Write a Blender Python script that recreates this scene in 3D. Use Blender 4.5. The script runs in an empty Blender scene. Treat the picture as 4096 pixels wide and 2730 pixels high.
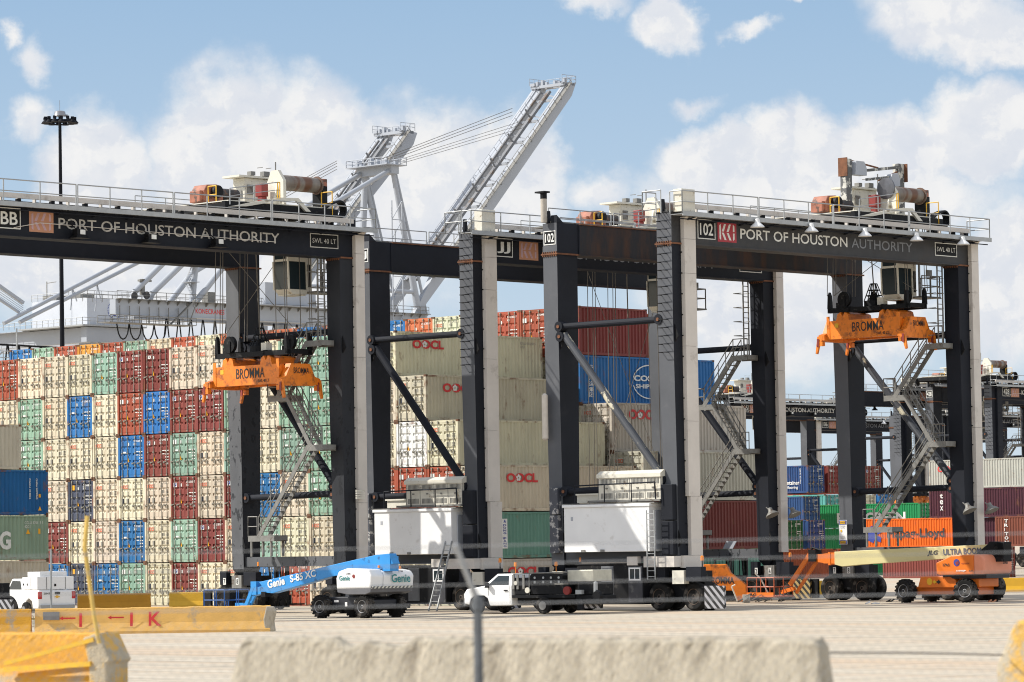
import bpy, math, random
from mathutils import Vector, Matrix
RAD = math.radians
random.seed(7)
scene = bpy.context.scene

# ------------------------------------------------------------------ camera
PITCH, ROLL, CAMH, FPX = RAD(3.302), RAD(-0.868), 3.329, 14161.7
cd = bpy.data.cameras.new('camera')
cam = bpy.data.objects.new('camera', cd)
scene.collection.objects.link(cam)
cd.sensor_width = 36.0
cd.lens = FPX / 4096 * 36.0
cd.clip_start, cd.clip_end = 1.0, 6000.0
fw = Vector((0, math.cos(PITCH), math.sin(PITCH)))
r0 = Vector((1, 0, 0)); u0 = Vector((0, -math.sin(PITCH), math.cos(PITCH)))
cr = math.cos(ROLL) * r0 + math.sin(ROLL) * u0
cu = -math.sin(ROLL) * r0 + math.cos(ROLL) * u0
M = Matrix((cr, cu, -fw)).transposed().to_4x4()
M.translation = Vector((0, 0, CAMH))
cam.matrix_world = M
cd.dof.use_dof = True
cd.dof.focus_distance = 205.0
cd.dof.aperture_fstop = 2.9
scene.camera = cam
scene.render.resolution_x, scene.render.resolution_y = 1024, 682

# ------------------------------------------------------------------ light
SUN_AZ, SUN_EL = RAD(268.5), RAD(41.0)          # sun on the left of the picture
sd = bpy.data.lights.new('sun', 'SUN')
sd.energy, sd.angle, sd.color = 4.5, RAD(0.53), (1.0, 0.955, 0.88)
sun = bpy.data.objects.new('sun', sd)
scene.collection.objects.link(sun)
sdir = Vector((math.sin(SUN_AZ) * math.cos(SUN_EL), math.cos(SUN_AZ) * math.cos(SUN_EL), math.sin(SUN_EL)))
sun.rotation_euler = sdir.to_track_quat('Z', 'Y').to_euler()

vs = scene.view_settings
vs.view_transform = 'Standard'; vs.look = 'None'; vs.gamma = 1.0; vs.exposure = 0.22
scene.cycles.max_bounces = 6
scene.cycles.filter_width = 1.05

W = bpy.data.worlds.new('World'); scene.world = W; W.use_nodes = True
nt = W.node_tree; nt.nodes.clear()
def N(t, tree=None, **kw):
    n = (tree or nt).nodes.new(t)
    for k, v in kw.items(): setattr(n, k, v)
    return n
def L(a, b, tree=None): (tree or nt).links.new(a, b)
def mth(op, a, b=None, tree=None, clamp=False):
    n = N('ShaderNodeMath', tree, operation=op); n.use_clamp = clamp
    for i, x in enumerate((a, b)):
        if x is None: continue
        if isinstance(x, (int, float)): n.inputs[i].default_value = x
        else: L(x, n.inputs[i], tree)
    return n.outputs[0]
def mixc(f, a, b, tree=None, bt='MIX'):
    n = N('ShaderNodeMix', tree, data_type='RGBA', blend_type=bt)
    for i, x in ((0, f), (6, a), (7, b)):
        if isinstance(x, (int, float)): n.inputs[i].default_value = x
        elif isinstance(x, tuple): n.inputs[i].default_value = (*x[:3], 1)
        else: L(x, n.inputs[i], tree)
    return n.outputs[2]
sky = N('ShaderNodeTexSky', sky_type='NISHITA')
sky.sun_disc = False; sky.sun_elevation = SUN_EL; sky.sun_rotation = SUN_AZ
sky.air_density = 1.0; sky.dust_density = 0.6; sky.ozone_density = 2.0
tc = N('ShaderNodeTexCoord'); sep = N('ShaderNodeSeparateXYZ'); L(tc.outputs['Generated'], sep.inputs[0])
yc = mth('MAXIMUM', sep.outputs[1], 0.05)
U = mth('MULTIPLY', mth('DIVIDE', sep.outputs[0], yc), 14.17)
V = mth('MULTIPLY', mth('DIVIDE', sep.outputs[2], yc), 14.17)
comb = N('ShaderNodeCombineXYZ'); L(U, comb.inputs[0]); L(V, comb.inputs[1])
# edge-warp so that the cloud heaps get knobbly outlines
wn = N('ShaderNodeTexNoise'); wn.inputs['Scale'].default_value = 3.1; wn.inputs['Detail'].default_value = 7; wn.inputs['Roughness'].default_value = .62
L(comb.outputs[0], wn.inputs[0])
wsub = N('ShaderNodeVectorMath', operation='SUBTRACT'); L(wn.outputs['Color'], wsub.inputs[0]); wsub.inputs[1].default_value = (.5, .5, .5)
wsc = N('ShaderNodeVectorMath', operation='SCALE'); L(wsub.outputs[0], wsc.inputs[0]); wsc.inputs['Scale'].default_value = .36
wadd = N('ShaderNodeVectorMath', operation='ADD'); L(comb.outputs[0], wadd.inputs[0]); L(wsc.outputs[0], wadd.inputs[1])
# heaps of cumulus: (u, v, ru, rv, gain) in units of 1000 photo pixels of direction
def duv(x, y):
    x, y = x * 1.7408, y * 1.7408
    return (x - 2048) / 1000, (2200 - (x - 2048) * .0152 - y) / 1000
BL = [(230, 430, 130, 170, 1.0), (540, 400, 190, 225, 1.1), (700, 430, 190, 215, 1.1), (940, 450, 230, 190, 1.1), (1160, 430, 140, 160, .95),
      (500, 640, 520, 150, .9), (90, 150, 50, 60, .55), (35, 95, 36, 34, .5), (60, 290, 60, 60, .5), (90, 630, 200, 90, .8),
      (1660, 380, 140, 85, .95), (1830, 340, 130, 115, 1.05), (2040, 370, 190, 105, 1.0), (2290, 310, 130, 115, 1.05), (1900, 480, 450, 110, .85),
      (2310, 650, 110, 190, .9), (1750, 720, 260, 170, .8), (2000, 730, 160, 120, .75), (1545, 55, 90, 65, .85), (1360, 2, 90, 40, .5), (2190, 50, 190, 80, .8), (2330, 90, 170, 75, .85),
      (1750, 75, 55, 26, .5), (1860, 5, 40, 18, .5), (1250, 380, 60, 110, .6), (1390, 440, 90, 60, .5), (1620, 240, 50, 26, .4)]
acc = None
for (x, y, rx, ry, g) in BL:
    u, v = duv(x, y)
    mp = N('ShaderNodeMapping', vector_type='POINT')
    sx, sy = 1000 / (rx * 1.7408), 1000 / (ry * 1.7408)
    mp.inputs['Location'].default_value = (-u * sx, -v * sy, 0); mp.inputs['Scale'].default_value = (sx, sy, 0)
    L(wadd.outputs[0], mp.inputs[0])
    ln = N('ShaderNodeVectorMath', operation='LENGTH'); L(mp.outputs[0], ln.inputs[0])
    val = mth('MULTIPLY', mth('SUBTRACT', 1.35, ln.outputs['Value']), g)
    acc = val if acc is None else mth('MAXIMUM', acc, val)
n2 = N('ShaderNodeTexNoise'); n2.inputs['Scale'].default_value = 2.0; n2.inputs['Detail'].default_value = 8; n2.inputs['Roughness'].default_value = .6
L(comb.outputs[0], n2.inputs[0])
dens = mth('ADD', acc, mth('MULTIPLY', mth('SUBTRACT', n2.outputs['Fac'], .5), .7))
cov = N('ShaderNodeMapRange', interpolation_type='SMOOTHSTEP'); L(dens, cov.inputs[0])
for i, x in enumerate((.04, .6, 0, .96)): cov.inputs[i + 1].default_value = x
n3 = N('ShaderNodeTexNoise'); n3.inputs['Scale'].default_value = 4.2; n3.inputs['Detail'].default_value = 6; n3.inputs['Roughness'].default_value = .55
off = N('ShaderNodeVectorMath', operation='ADD'); L(wadd.outputs[0], off.inputs[0]); off.inputs[1].default_value = (3.1, 1.7, 0); L(off.outputs[0], n3.inputs[0])
puf = N('ShaderNodeMapRange'); L(n3.outputs['Fac'], puf.inputs[0])
for i, x in enumerate((.3, .62, 0, 1)): puf.inputs[i + 1].default_value = x
SK = 0.15
sh = N('ShaderNodeVectorMath', operation='ADD'); L(off.outputs[0], sh.inputs[0]); sh.inputs[1].default_value = (-.05, .075, 0)
n4 = N('ShaderNodeTexNoise'); n4.inputs['Scale'].default_value = 4.2; n4.inputs['Detail'].default_value = 6; n4.inputs['Roughness'].default_value = .55; L(sh.outputs[0], n4.inputs[0])
emb = N('ShaderNodeMapRange', interpolation_type='SMOOTHSTEP'); L(mth('SUBTRACT', n3.outputs['Fac'], n4.outputs['Fac']), emb.inputs[0])
for i, x in enumerate((-.06, .07, 0, 1)): emb.inputs[i + 1].default_value = x
thick = N('ShaderNodeMapRange'); L(dens, thick.inputs[0])
for i, x in enumerate((.25, 1.3, .35, 1)): thick.inputs[i + 1].default_value = x
shade = mth('ADD', mth('MULTIPLY', emb.outputs[0], .42), mth('MULTIPLY', puf.outputs[0], .58))
ccol = mixc(shade, (4.1, 4.3, 4.7), (5.25, 5.2, 5.15))
hz = N('ShaderNodeMapRange'); L(V, hz.inputs[0])
for i, x in enumerate((-.2, 2.3, 0, 1)): hz.inputs[i + 1].default_value = x
blue = mixc(hz.outputs[0], (3.75, 4.35, 4.9), (1.85, 2.8, 4.0))
fr = N('ShaderNodeMapRange'); L(sep.outputs[1], fr.inputs[0])     # only this quarter of the sky carries the modelled heaps
for i, x in enumerate((.55, .85, 0, 1)): fr.inputs[i + 1].default_value = x
el = N('ShaderNodeMapRange'); L(sep.outputs[2], el.inputs[0])
for i, x in enumerate((.6, .25, 0, 1)): el.inputs[i + 1].default_value = x
front = mth('MULTIPLY', fr.outputs[0], el.outputs[0])
veil = mixc(.55, sky.outputs[0], (6.2, 6.2, 6.3))           # bright unseen cloud added over the rest of the dome to lift ambient light
base = mixc(front, veil, mixc(.9, sky.outputs[0], blue))
fin = mixc(mth('MULTIPLY', cov.outputs[0], front), base, ccol)
bg = N('ShaderNodeBackground'); L(fin, bg.inputs[0]); bg.inputs[1].default_value = SK
wo = N('ShaderNodeOutputWorld'); L(bg.outputs[0], wo.inputs[0])

# ------------------------------------------------------------------ helpers
YAW = RAD(46.2987)
S = Vector((math.cos(YAW), math.sin(YAW), 0)); A = Vector((-math.sin(YAW), math.cos(YAW), 0))
O102, OJJ, OBB, OST = Vector((7.935, 173.844, 0)), Vector((-1.97, 183.109, 0)), Vector((-24.941, 162.583, 0)), Vector((-27.886, 221.267, 0))
def yard(o, x, y, z=0): return Vector(o) + S * x + A * y + Vector((0, 0, z))
col = scene.collection

_m = {}
def mat(name, rgb, rough=.55, metal=0.0, var=.12, scale=1.5, dirt=None, damt=.0, dscale=2.0, bump=0.0, spec=.5, stretch=(1, 1, 1), objcol=False, coat=0, dedge=.06, rnd=False, zfade=None):
    if name in _m: return _m[name]
    m = bpy.data.materials.new(name); m.use_nodes = True; t = m.node_tree
    b = t.nodes['Principled BSDF']
    b.inputs['Roughness'].default_value = rough; b.inputs['Metallic'].default_value = metal
    b.inputs['Specular IOR Level'].default_value = spec
    if coat: b.inputs['Coat Weight'].default_value = coat
    c = N('ShaderNodeTexCoord', t); mp = N('ShaderNodeMapping', t); mp.inputs['Scale'].default_value = stretch
    vec = c.outputs['Object']
    if objcol or rnd:
        oi = N('ShaderNodeObjectInfo', t)
        av = N('ShaderNodeVectorMath', t, operation='ADD'); L(vec, av.inputs[0], t)
        sc = N('ShaderNodeVectorMath', t, operation='SCALE'); sc.inputs[0].default_value = (37, 53, 71); L(oi.outputs['Random'], sc.inputs['Scale'], t)
        L(sc.outputs[0], av.inputs[1], t); vec = av.outputs[0]
    L(vec, mp.inputs[0], t)
    n = N('ShaderNodeTexNoise', t); n.inputs['Scale'].default_value = scale; n.inputs['Detail'].default_value = 6; n.inputs['Roughness'].default_value = .6
    L(mp.outputs[0], n.inputs[0], t)
    mr = N('ShaderNodeMapRange', t); L(n.outputs['Fac'], mr.inputs[0], t)
    for i, x in enumerate((.3, .7, 1 - var, 1 + var)): mr.inputs[i + 1].default_value = x
    src = oi.outputs['Color'] if objcol else tuple(rgb)
    cc = mixc(0.0, src, (1, 1, 1), t)
    g = N('ShaderNodeVectorMath', t, operation='SCALE'); L(cc, g.inputs[0], t); L(mr.outputs[0], g.inputs['Scale'], t)
    out = g.outputs[0]
    if dirt:
        d = N('ShaderNodeTexNoise', t); d.inputs['Scale'].default_value = dscale; d.inputs['Detail'].default_value = 8; d.inputs['Roughness'].default_value = .65
        L(mp.outputs[0], d.inputs[0], t)
        dr = N('ShaderNodeMapRange', t); L(d.outputs['Fac'], dr.inputs[0], t)
        for i, x in enumerate((.62 - damt * .4, .62 - damt * .4 + dedge, 0, .85)): dr.inputs[i + 1].default_value = x
        fac = dr.outputs[0]
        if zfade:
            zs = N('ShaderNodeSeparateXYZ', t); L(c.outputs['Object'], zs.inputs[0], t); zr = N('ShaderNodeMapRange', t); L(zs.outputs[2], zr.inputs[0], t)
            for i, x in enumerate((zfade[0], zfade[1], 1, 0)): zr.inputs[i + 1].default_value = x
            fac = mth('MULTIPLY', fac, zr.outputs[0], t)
        out = mixc(fac, out, dirt, t)
    L(out, b.inputs['Base Color'], t)
    if bump:
        bp = N('ShaderNodeBump', t); bp.inputs['Strength'].default_value = bump; bp.inputs['Distance'].default_value = .02
        nb = N('ShaderNodeTexNoise', t); nb.inputs['Scale'].default_value = scale * 8; nb.inputs['Detail'].default_value = 5
        L(mp.outputs[0], nb.inputs[0], t); L(nb.outputs['Fac'], bp.inputs['Height'], t); L(bp.outputs[0], b.inputs['Normal'], t)
    _m[name] = m; return m
def glass(name='dark tinted glass', rgb=(.02, .03, .035)):
    return mat(name, rgb, rough=.12, spec=.4, var=.02)

class MB:
    def __init__(s): s.v = []; s.f = []; s.mi = []; s.cur = 0
    def add(s, vs, fs):
        b = len(s.v); s.v += [tuple(v) for v in vs]
        for f in fs: s.f.append([b + i for i in f]); s.mi.append(s.cur)
        return s
    def box(s, x0, x1, y0, y1, z0, z1):
        return s.add([(x0, y0, z0), (x1, y0, z0), (x1, y1, z0), (x0, y1, z0), (x0, y0, z1), (x1, y0, z1), (x1, y1, z1), (x0, y1, z1)],
                     [(0, 3, 2, 1), (4, 5, 6, 7), (0, 1, 5, 4), (1, 2, 6, 5), (2, 3, 7, 6), (3, 0, 4, 7)])
    def frus(s, b, t):  # b,t = (x0,x1,y0,y1,z)
        v = [(b[0], b[2], b[4]), (b[1], b[2], b[4]), (b[1], b[3], b[4]), (b[0], b[3], b[4]), (t[0], t[2], t[4]), (t[1], t[2], t[4]), (t[1], t[3], t[4]), (t[0], t[3], t[4])]
        return s.add(v, [(0, 3, 2, 1), (4, 5, 6, 7), (0, 1, 5, 4), (1, 2, 6, 5), (2, 3, 7, 6), (3, 0, 4, 7)])
    def bar(s, p, q, w, h=None, up=(0, 0, 1)):
        h = h or w; p = Vector(p); q = Vector(q); d = (q - p).normalized(); up = Vector(up)
        if abs(d.dot(up)) > .99: up = Vector((1, 0, 0))
        a = d.cross(up).normalized() * w / 2; c = a.cross(d).normalized() * h / 2
        v = [p - a - c, p + a - c, p + a + c, p - a + c, q - a - c, q + a - c, q + a + c, q - a + c]
        return s.add(v, [(0, 3, 2, 1), (4, 5, 6, 7), (0, 1, 5, 4), (1, 2, 6, 5), (2, 3, 7, 6), (3, 0, 4, 7)])
    def tube(s, p, q, r, n=8, r2=None, caps=True):
        r2 = r if r2 is None else r2
        p = Vector(p); q = Vector(q); d = (q - p).normalized(); up = Vector((0, 0, 1)) if abs(d.z) < .95 else Vector((1, 0, 0))
        a = d.cross(up).normalized(); c = a.cross(d)
        vv = [];
        for k, (o, rr) in enumerate(((p, r), (q, r2))):
            for i in range(n):
                t = 2 * math.pi * i / n; vv.append(o + (a * math.cos(t) + c * math.sin(t)) * rr)
        ff = [(i, (i + 1) % n, n + (i + 1) % n, n + i) for i in range(n)]
        if caps: ff += [tuple(reversed(range(n))), tuple(range(n, 2 * n))]
        return s.add(vv, ff)
    def path(s, pts, r, n=6):
        for a, b in zip(pts, pts[1:]): s.tube(a, b, r, n)
        return s
    def prism(s, pts, ax, a0, a1):
        n = len(pts)
        def mk(p, a): return {'x': (a, p[0], p[1]), 'y': (p[0], a, p[1]), 'z': (p[0], p[1], a)}[ax]
        v = [mk(p, a0) for p in pts] + [mk(p, a1) for p in pts]
        area = sum(pts[i][0] * pts[(i + 1) % n][1] - pts[(i + 1) % n][0] * pts[i][1] for i in range(n))
        flip = (area > 0) ^ (ax == 'y')
        lo, hi = tuple(range(n)), tuple(range(n, 2 * n))
        f = [lo[::-1] if flip else lo, hi if flip else hi[::-1]]
        for i in range(n):
            j = (i + 1) % n
            f.append((i, j, n + j, n + i) if flip else (j, i, n + i, n + j))
        return s.add(v, f)
    def lathe(s, prof, c, d, n=20):  # prof [(t,r)] along d from c
        c = Vector(c); d = Vector(d).normalized(); up = Vector((0, 0, 1)) if abs(d.z) < .95 else Vector((1, 0, 0))
        a = d.cross(up).normalized(); e = a.cross(d); vv = []
        for (t, r) in prof:
            for i in range(n):
                th = 2 * math.pi * i / n; vv.append(c + d * t + (a * math.cos(th) + e * math.sin(th)) * r)
        ff = []
        for k in range(len(prof) - 1):
            for i in range(n):
                j = (i + 1) % n; ff.append((k * n + i, k * n + j, (k + 1) * n + j, (k + 1) * n + i))
        ff += [tuple(reversed(range(n))), tuple(range((len(prof) - 1) * n, len(prof) * n))]
        return s.add(vv, ff)
    def mesh(s, name, mats, smooth=False):
        m = bpy.data.meshes.new(name); m.from_pydata(s.v, [], s.f)
        for x in (mats if isinstance(mats, (list, tuple)) else [mats]): m.materials.append(x)
        if any(s.mi): m.polygons.foreach_set('material_index', s.mi)
        if smooth:
            m.polygons.foreach_set('use_smooth', [True] * len(m.polygons))
            try: m.set_sharp_from_angle(angle=RAD(38))
            except Exception: pass
        m.update(); return m
    def build(s, name, mats, parent=None, smooth=False, bevel=0, loc=None):
        o = bpy.data.objects.new(name, s.mesh(name, mats, smooth)); col.objects.link(o)
        if parent: o.parent = parent
        if loc: o.location = loc
        if bevel:
            b = o.modifiers.new('bevel', 'BEVEL'); b.width = bevel; b.segments = 2; b.limit_method = 'ANGLE'; b.angle_limit = RAD(35)
        return o
def tag(o, label=None, cat=None, group=None, kind=None):
    if label: o['label'] = label
    if cat: o['category'] = cat
    if group: o['group'] = group
    if kind: o['kind'] = kind
    return o
def empty(name, loc, rz=0.0, label=None, cat=None, group=None):
    o = bpy.data.objects.new(name, None); col.objects.link(o); o.location = loc; o.rotation_euler = (0, 0, rz)
    o.empty_display_size = .3
    return tag(o, label, cat, group)
def link(name, me, parent=None, loc=None, rot=None, color=None):
    o = bpy.data.objects.new(name, me); col.objects.link(o)
    if parent: o.parent = parent
    if loc: o.location = loc
    if rot: o.rotation_euler = rot
    if color: o.color = (*color[:3], 1)
    return o
_tx = {}
def textmesh(s, m, bold=0.0, h=1.0, w=None, shear=0, space=1.0, line=1.0, depth=.004):
    key = (s, m.name, bold, h, w, shear, space, depth)
    if key in _tx: return _tx[key]
    cu_ = bpy.data.curves.new('lettering', 'FONT'); cu_.body = s; cu_.size = 1; cu_.offset = bold; cu_.shear = shear; cu_.space_character = space; cu_.space_line = line
    cu_.resolution_u = 3; cu_.extrude = 0.0
    ob = bpy.data.objects.new('lettering', cu_)
    me = bpy.data.meshes.new_from_object(ob)
    bpy.data.objects.remove(ob); bpy.data.curves.remove(cu_)
    me.name = 'lettering'
    xs = [v.co.x for v in me.vertices]; ys = [v.co.y for v in me.vertices]
    x0, x1, y0, y1 = min(xs), max(xs), min(ys), max(ys)
    fy = h / (y1 - y0); fx = fy if w is None else w / (x1 - x0)
    for v in me.vertices: v.co.x = (v.co.x - x0) * fx; v.co.y = (v.co.y - y0) * fy; v.co.z = depth
    me.materials.clear(); me.materials.append(m); me.update()
    _tx[key] = me; return me
def basis(xd, ud):
    x = Vector(xd).normalized(); u = Vector(ud).normalized(); z = x.cross(u)
    return Matrix((x, u, z)).transposed().to_euler()
def text(s, m, parent, at, xd, ud=(0, 0, 1), h=1.0, w=None, bold=0.0, name='lettering', **k):
    return link(name, textmesh(s, m, bold, h, w, **k), parent, at, basis(xd, ud))
# text facing -x (sunlit faces) reads towards -y ; text facing -y reads towards +x
FX = (0, -1, 0); FY = (1, 0, 0)

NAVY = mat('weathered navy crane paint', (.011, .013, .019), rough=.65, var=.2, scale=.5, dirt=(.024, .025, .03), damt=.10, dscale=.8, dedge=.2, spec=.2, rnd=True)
NAVYL = mat('sun bleached navy crane paint', (.092, .097, .108), rough=.65, var=.12, scale=.4, dirt=(.13, .132, .138), damt=.12, dscale=.8, dedge=.2, spec=.25, rnd=True)  # paler navy for sun-facing faces; the sunlight is painted into the colour
NAVYSPOT = mat('patched navy crane paint', (.10, .104, .112), rough=.6, var=.2, scale=.8, dirt=(.012, .014, .018), damt=.13, dscale=3.2, spec=.3, dedge=.02, zfade=(10.5, 13), stretch=(1, 1, .55))  # real dark patches; pale base has sunlight painted in for sun-facing faces
NAVYSPD = mat('patched dark navy crane paint', (.020, .022, .027), rough=.65, var=.2, scale=.8, dirt=(.008, .009, .012), damt=.13, dscale=3.2, spec=.3, dedge=.02, zfade=(10.5, 13), stretch=(1, 1, .55))  # same patches on the darker copy for faces out of the sun
NAVYRUST = mat('rust streaked navy paint', (.016, .016, .019), rough=.65, var=.3, scale=.8, dirt=(.075, .03, .012), damt=.42, dscale=.9, dedge=.25, spec=.3, stretch=(1, 1, .3))
BLACK = mat('black paint', (.007, .0075, .009), rough=.6, var=.3, dirt=(.045, .043, .04), damt=.08, dscale=2.5, spec=.2)
RUBBER = mat('tyre rubber', (.013, .0125, .012), rough=.85, var=.3, scale=4, dirt=(.09, .08, .07), damt=.2, dscale=1.5, spec=.2)
BEIGE = mat('beige duct paint', (.60, .555, .50), rough=.6, var=.08, scale=.8, dirt=(.25, .21, .17), damt=.08, dscale=1.0, dedge=.2)
CREAM = mat('cream cabinet paint', (.64, .61, .52), rough=.55, var=.08, dirt=(.3, .24, .16), damt=.06)
WHITE = mat('white gloss paint', (.80, .80, .79), rough=.4, var=.04, scale=.8, dirt=(.5, .47, .43), damt=.04, dedge=.2)
GREYW = mat('pale grey crane paint', (.36, .385, .425), rough=.5, var=.06, scale=.15, dirt=(.40, .38, .36), damt=.06, dscale=.3, dedge=.2)
GALV = mat('galvanised steel', (.36, .37, .37), rough=.5, metal=.3, var=.12, scale=3)
DGALV = mat('weathered galvanised steel', (.20, .195, .18), rough=.6, metal=.2, var=.2, scale=3, dirt=(.1, .07, .05), damt=.1)
RUST = mat('rusted steel', (.16, .065, .03), rough=.85, var=.4, scale=3)
YEL = mat('yellow barrier paint', (.60, .30, .02), rough=.7, var=.12, scale=2, dirt=(.32, .27, .2), damt=.16, dscale=1.6, dedge=.1, bump=.5)
SAFEY = mat('safety yellow paint', (.75, .42, .02), rough=.5, var=.06)
ORANGE = mat('spreader orange paint', (.76, .20, .010), rough=.5, var=.18, scale=1.5, dirt=(.10, .035, .015), damt=.24, dscale=2.2, dedge=.15, rnd=True)
CONC = mat('weathered barrier concrete', (.40, .355, .275), rough=.95, var=.16, scale=2.5, dirt=(.20, .17, .125), damt=.36, dscale=2.6, dedge=.2, bump=1.0, stretch=(1.6, 1, .55))
REDP = mat('machine red paint', (.22, .03, .025), rough=.5, var=.2)
TERRA = mat('motor red oxide paint', (.33, .12, .07), rough=.6, var=.25, dirt=(.06, .04, .03), damt=.2)
GLASS = glass()
WTXT = mat('white lettering paint', (.72, .72, .68), rough=.6, var=.12, scale=6)
GTXT = mat('faded grey lettering paint', (.20, .21, .23), rough=.6, var=.2, scale=6)
BTXT = mat('black lettering paint', (.02, .02, .02), rough=.6, var=.1)
RTXT = mat('red lettering paint', (.60, .03, .03), rough=.6, var=.1)
OTXT = mat('weathered orange red lettering', (.70, .10, .03), rough=.6, var=.15)
BLUTXT = mat('navy blue lettering paint', (.03, .05, .28), rough=.6, var=.1)
TEAL = mat('teal lettering paint', (.03, .22, .22), rough=.5, var=.1)
ROPE = mat('greased wire rope', (.13, .115, .095), rough=.7, var=.2)
# ------------------------------------------------------------------ ground
def ground_mat():
    m = bpy.data.materials.new('worn yard concrete'); m.use_nodes = True; t = m.node_tree; b = t.nodes['Principled BSDF']
    b.inputs['Roughness'].default_value = .9; b.inputs['Specular IOR Level'].default_value = .25
    c = N('ShaderNodeTexCoord', t); mp = N('ShaderNodeMapping', t); mp.inputs['Rotation'].default_value = (0, 0, -YAW); L(c.outputs['Object'], mp.inputs[0], t)
    sp = N('ShaderNodeSeparateXYZ', t); L(mp.outputs[0], sp.inputs[0], t)
    def noise(sc, det=6, r=.6, stretch=(1, 1, 1)):
        q = N('ShaderNodeMapping', t); q.inputs['Scale'].default_value = stretch; L(mp.outputs[0], q.inputs[0], t)
        n = N('ShaderNodeTexNoise', t); n.inputs['Scale'].default_value = sc; n.inputs['Detail'].default_value = det; n.inputs['Roughness'].default_value = r; L(q.outputs[0], n.inputs[0], t); return n.outputs['Fac']
    def rng(v, a, e, lo=0, hi=1):
        r = N('ShaderNodeMapRange', t); L(v, r.inputs[0], t)
        for i, x in enumerate((a, e, lo, hi)): r.inputs[i + 1].default_value = x
        return r.outputs[0]
    base = mixc(rng(noise(.9, 8), .3, .7), (.43, .37, .285), (.52, .46, .365), t)
    base = mixc(rng(noise(.16, 5, .6, (1, .06, 1)), .47, .62, 0, .8), base, (.50, .38, .265), t)      # traffic lanes stained tan along the runway
    base = mixc(rng(noise(.5, 6, .65, (1, .05, 1)), .56, .66, 0, .55), base, (.62, .565, .475), t)
    base = mixc(rng(noise(2.3, 8, .7, (1, .3, 1)), .64, .72, 0, .5), base, (.16, .13, .11), t)  # oil spots
    base = mixc(rng(noise(1.4, 4, .5, (1, .012, 1)), .60, .645, 0, .35), base, (.20, .165, .13), t)  # tyre tracks
    base = mixc(rng(noise(.35, 7, .7, (1, .5, 1)), .58, .70, 0, .4), base, (.27, .235, .19), t)
    def joint(sock, per, w):
        f = mth('FRACT', mth('DIVIDE', sock, per, t), None, t); return mth('LESS_THAN', mth('ABSOLUTE', mth('SUBTRACT', f, .5, t), None, t), w / per, t)
    j = mth('MAXIMUM', joint(sp.outputs[0], 6.1, .035), joint(sp.outputs[1], 6.1, .03), t)
    base = mixc(mth('MULTIPLY', j, .55, t), base, (.14, .12, .10), t)
    L(base, b.inputs['Base Color'], t)
    bp = N('ShaderNodeBump', t); bp.inputs['Strength'].default_value = .3; bp.inputs['Distance'].default_value = .03
    L(noise(9, 6), bp.inputs['Height'], t); L(bp.outputs[0], b.inputs['Normal'], t)
    return m
GM = ground_mat()
g = MB(); prof = [(-120, 1.5), (12, 1.6), (21, 1.2), (27, 1.68), (34, 1.70), (50, 1.34), (84, 0), (400, 0), (4500, 0)]
for (ya, za), (yb, zb) in zip(prof, prof[1:]): g.add([(-3500, ya, za), (3500, ya, za), (3500, yb, zb), (-3500, yb, zb)], [(0, 1, 2, 3)])
tag(g.build('ground', GM), kind='structure')

# ------------------------------------------------------------------ shipping containers
PAINT = mat('container paint', (1, 1, 1), rough=.5, var=.10, scale=1.1, dirt=(.20, .09, .04), damt=.06, dscale=2.3, dedge=.16, objcol=True, spec=.3, stretch=(1, 1, .45))
FRAMEP = mat('container frame paint', (1, 1, 1), rough=.55, var=.15, scale=1.5, dirt=(.17, .07, .03), damt=.24, dscale=1.3, dedge=.15, objcol=True, spec=.3)
RUSTC = mat('rusty corner casting', (.13, .06, .03), rough=.8, var=.4, scale=4, rnd=True)
RODM = mat('grimy lock rod', (.26, .245, .20), rough=.5, metal=.2, var=.3)
SEAL = mat('door seal rubber', (.02, .018, .016), rough=.8)
PLAC = mat('dark placard', (.035, .045, .07), rough=.5)
PLAG = mat('grey placard', (.27, .25, .2), rough=.6)
TRI = mat('amber warning sticker', (.85, .40, .01), rough=.5)
GRYT = mat('stencilled grey lettering', (.24, .23, .2), rough=.7)
CB = dict(B=(.63, .565, .42), R=(.36, .08, .042), D=(.20, .045, .036), G=(.25, .39, .30), U=(.022, .145, .37), N=(.058, .065, .10), W=(.80, .80, .78), Y=(.62, .30, .05),
          P=(.065, .018, .027), E=(.016, .24, .075), O=(.68, .12, .008), T=(.50, .13, .055), K=(.012, .085, .03), C=(.02, .06, .17), F=(.20, .06, .035), A=(.10, .36, .33), H=(.42, .415, .36), S=(.50, .465, .37), J=(.12, .27, .21), Q=(.19, .035, .028), V=(.24, .33, .255), X=(.005, .10, .27), b=(.58, .51, .40))
_cm = {}
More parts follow.
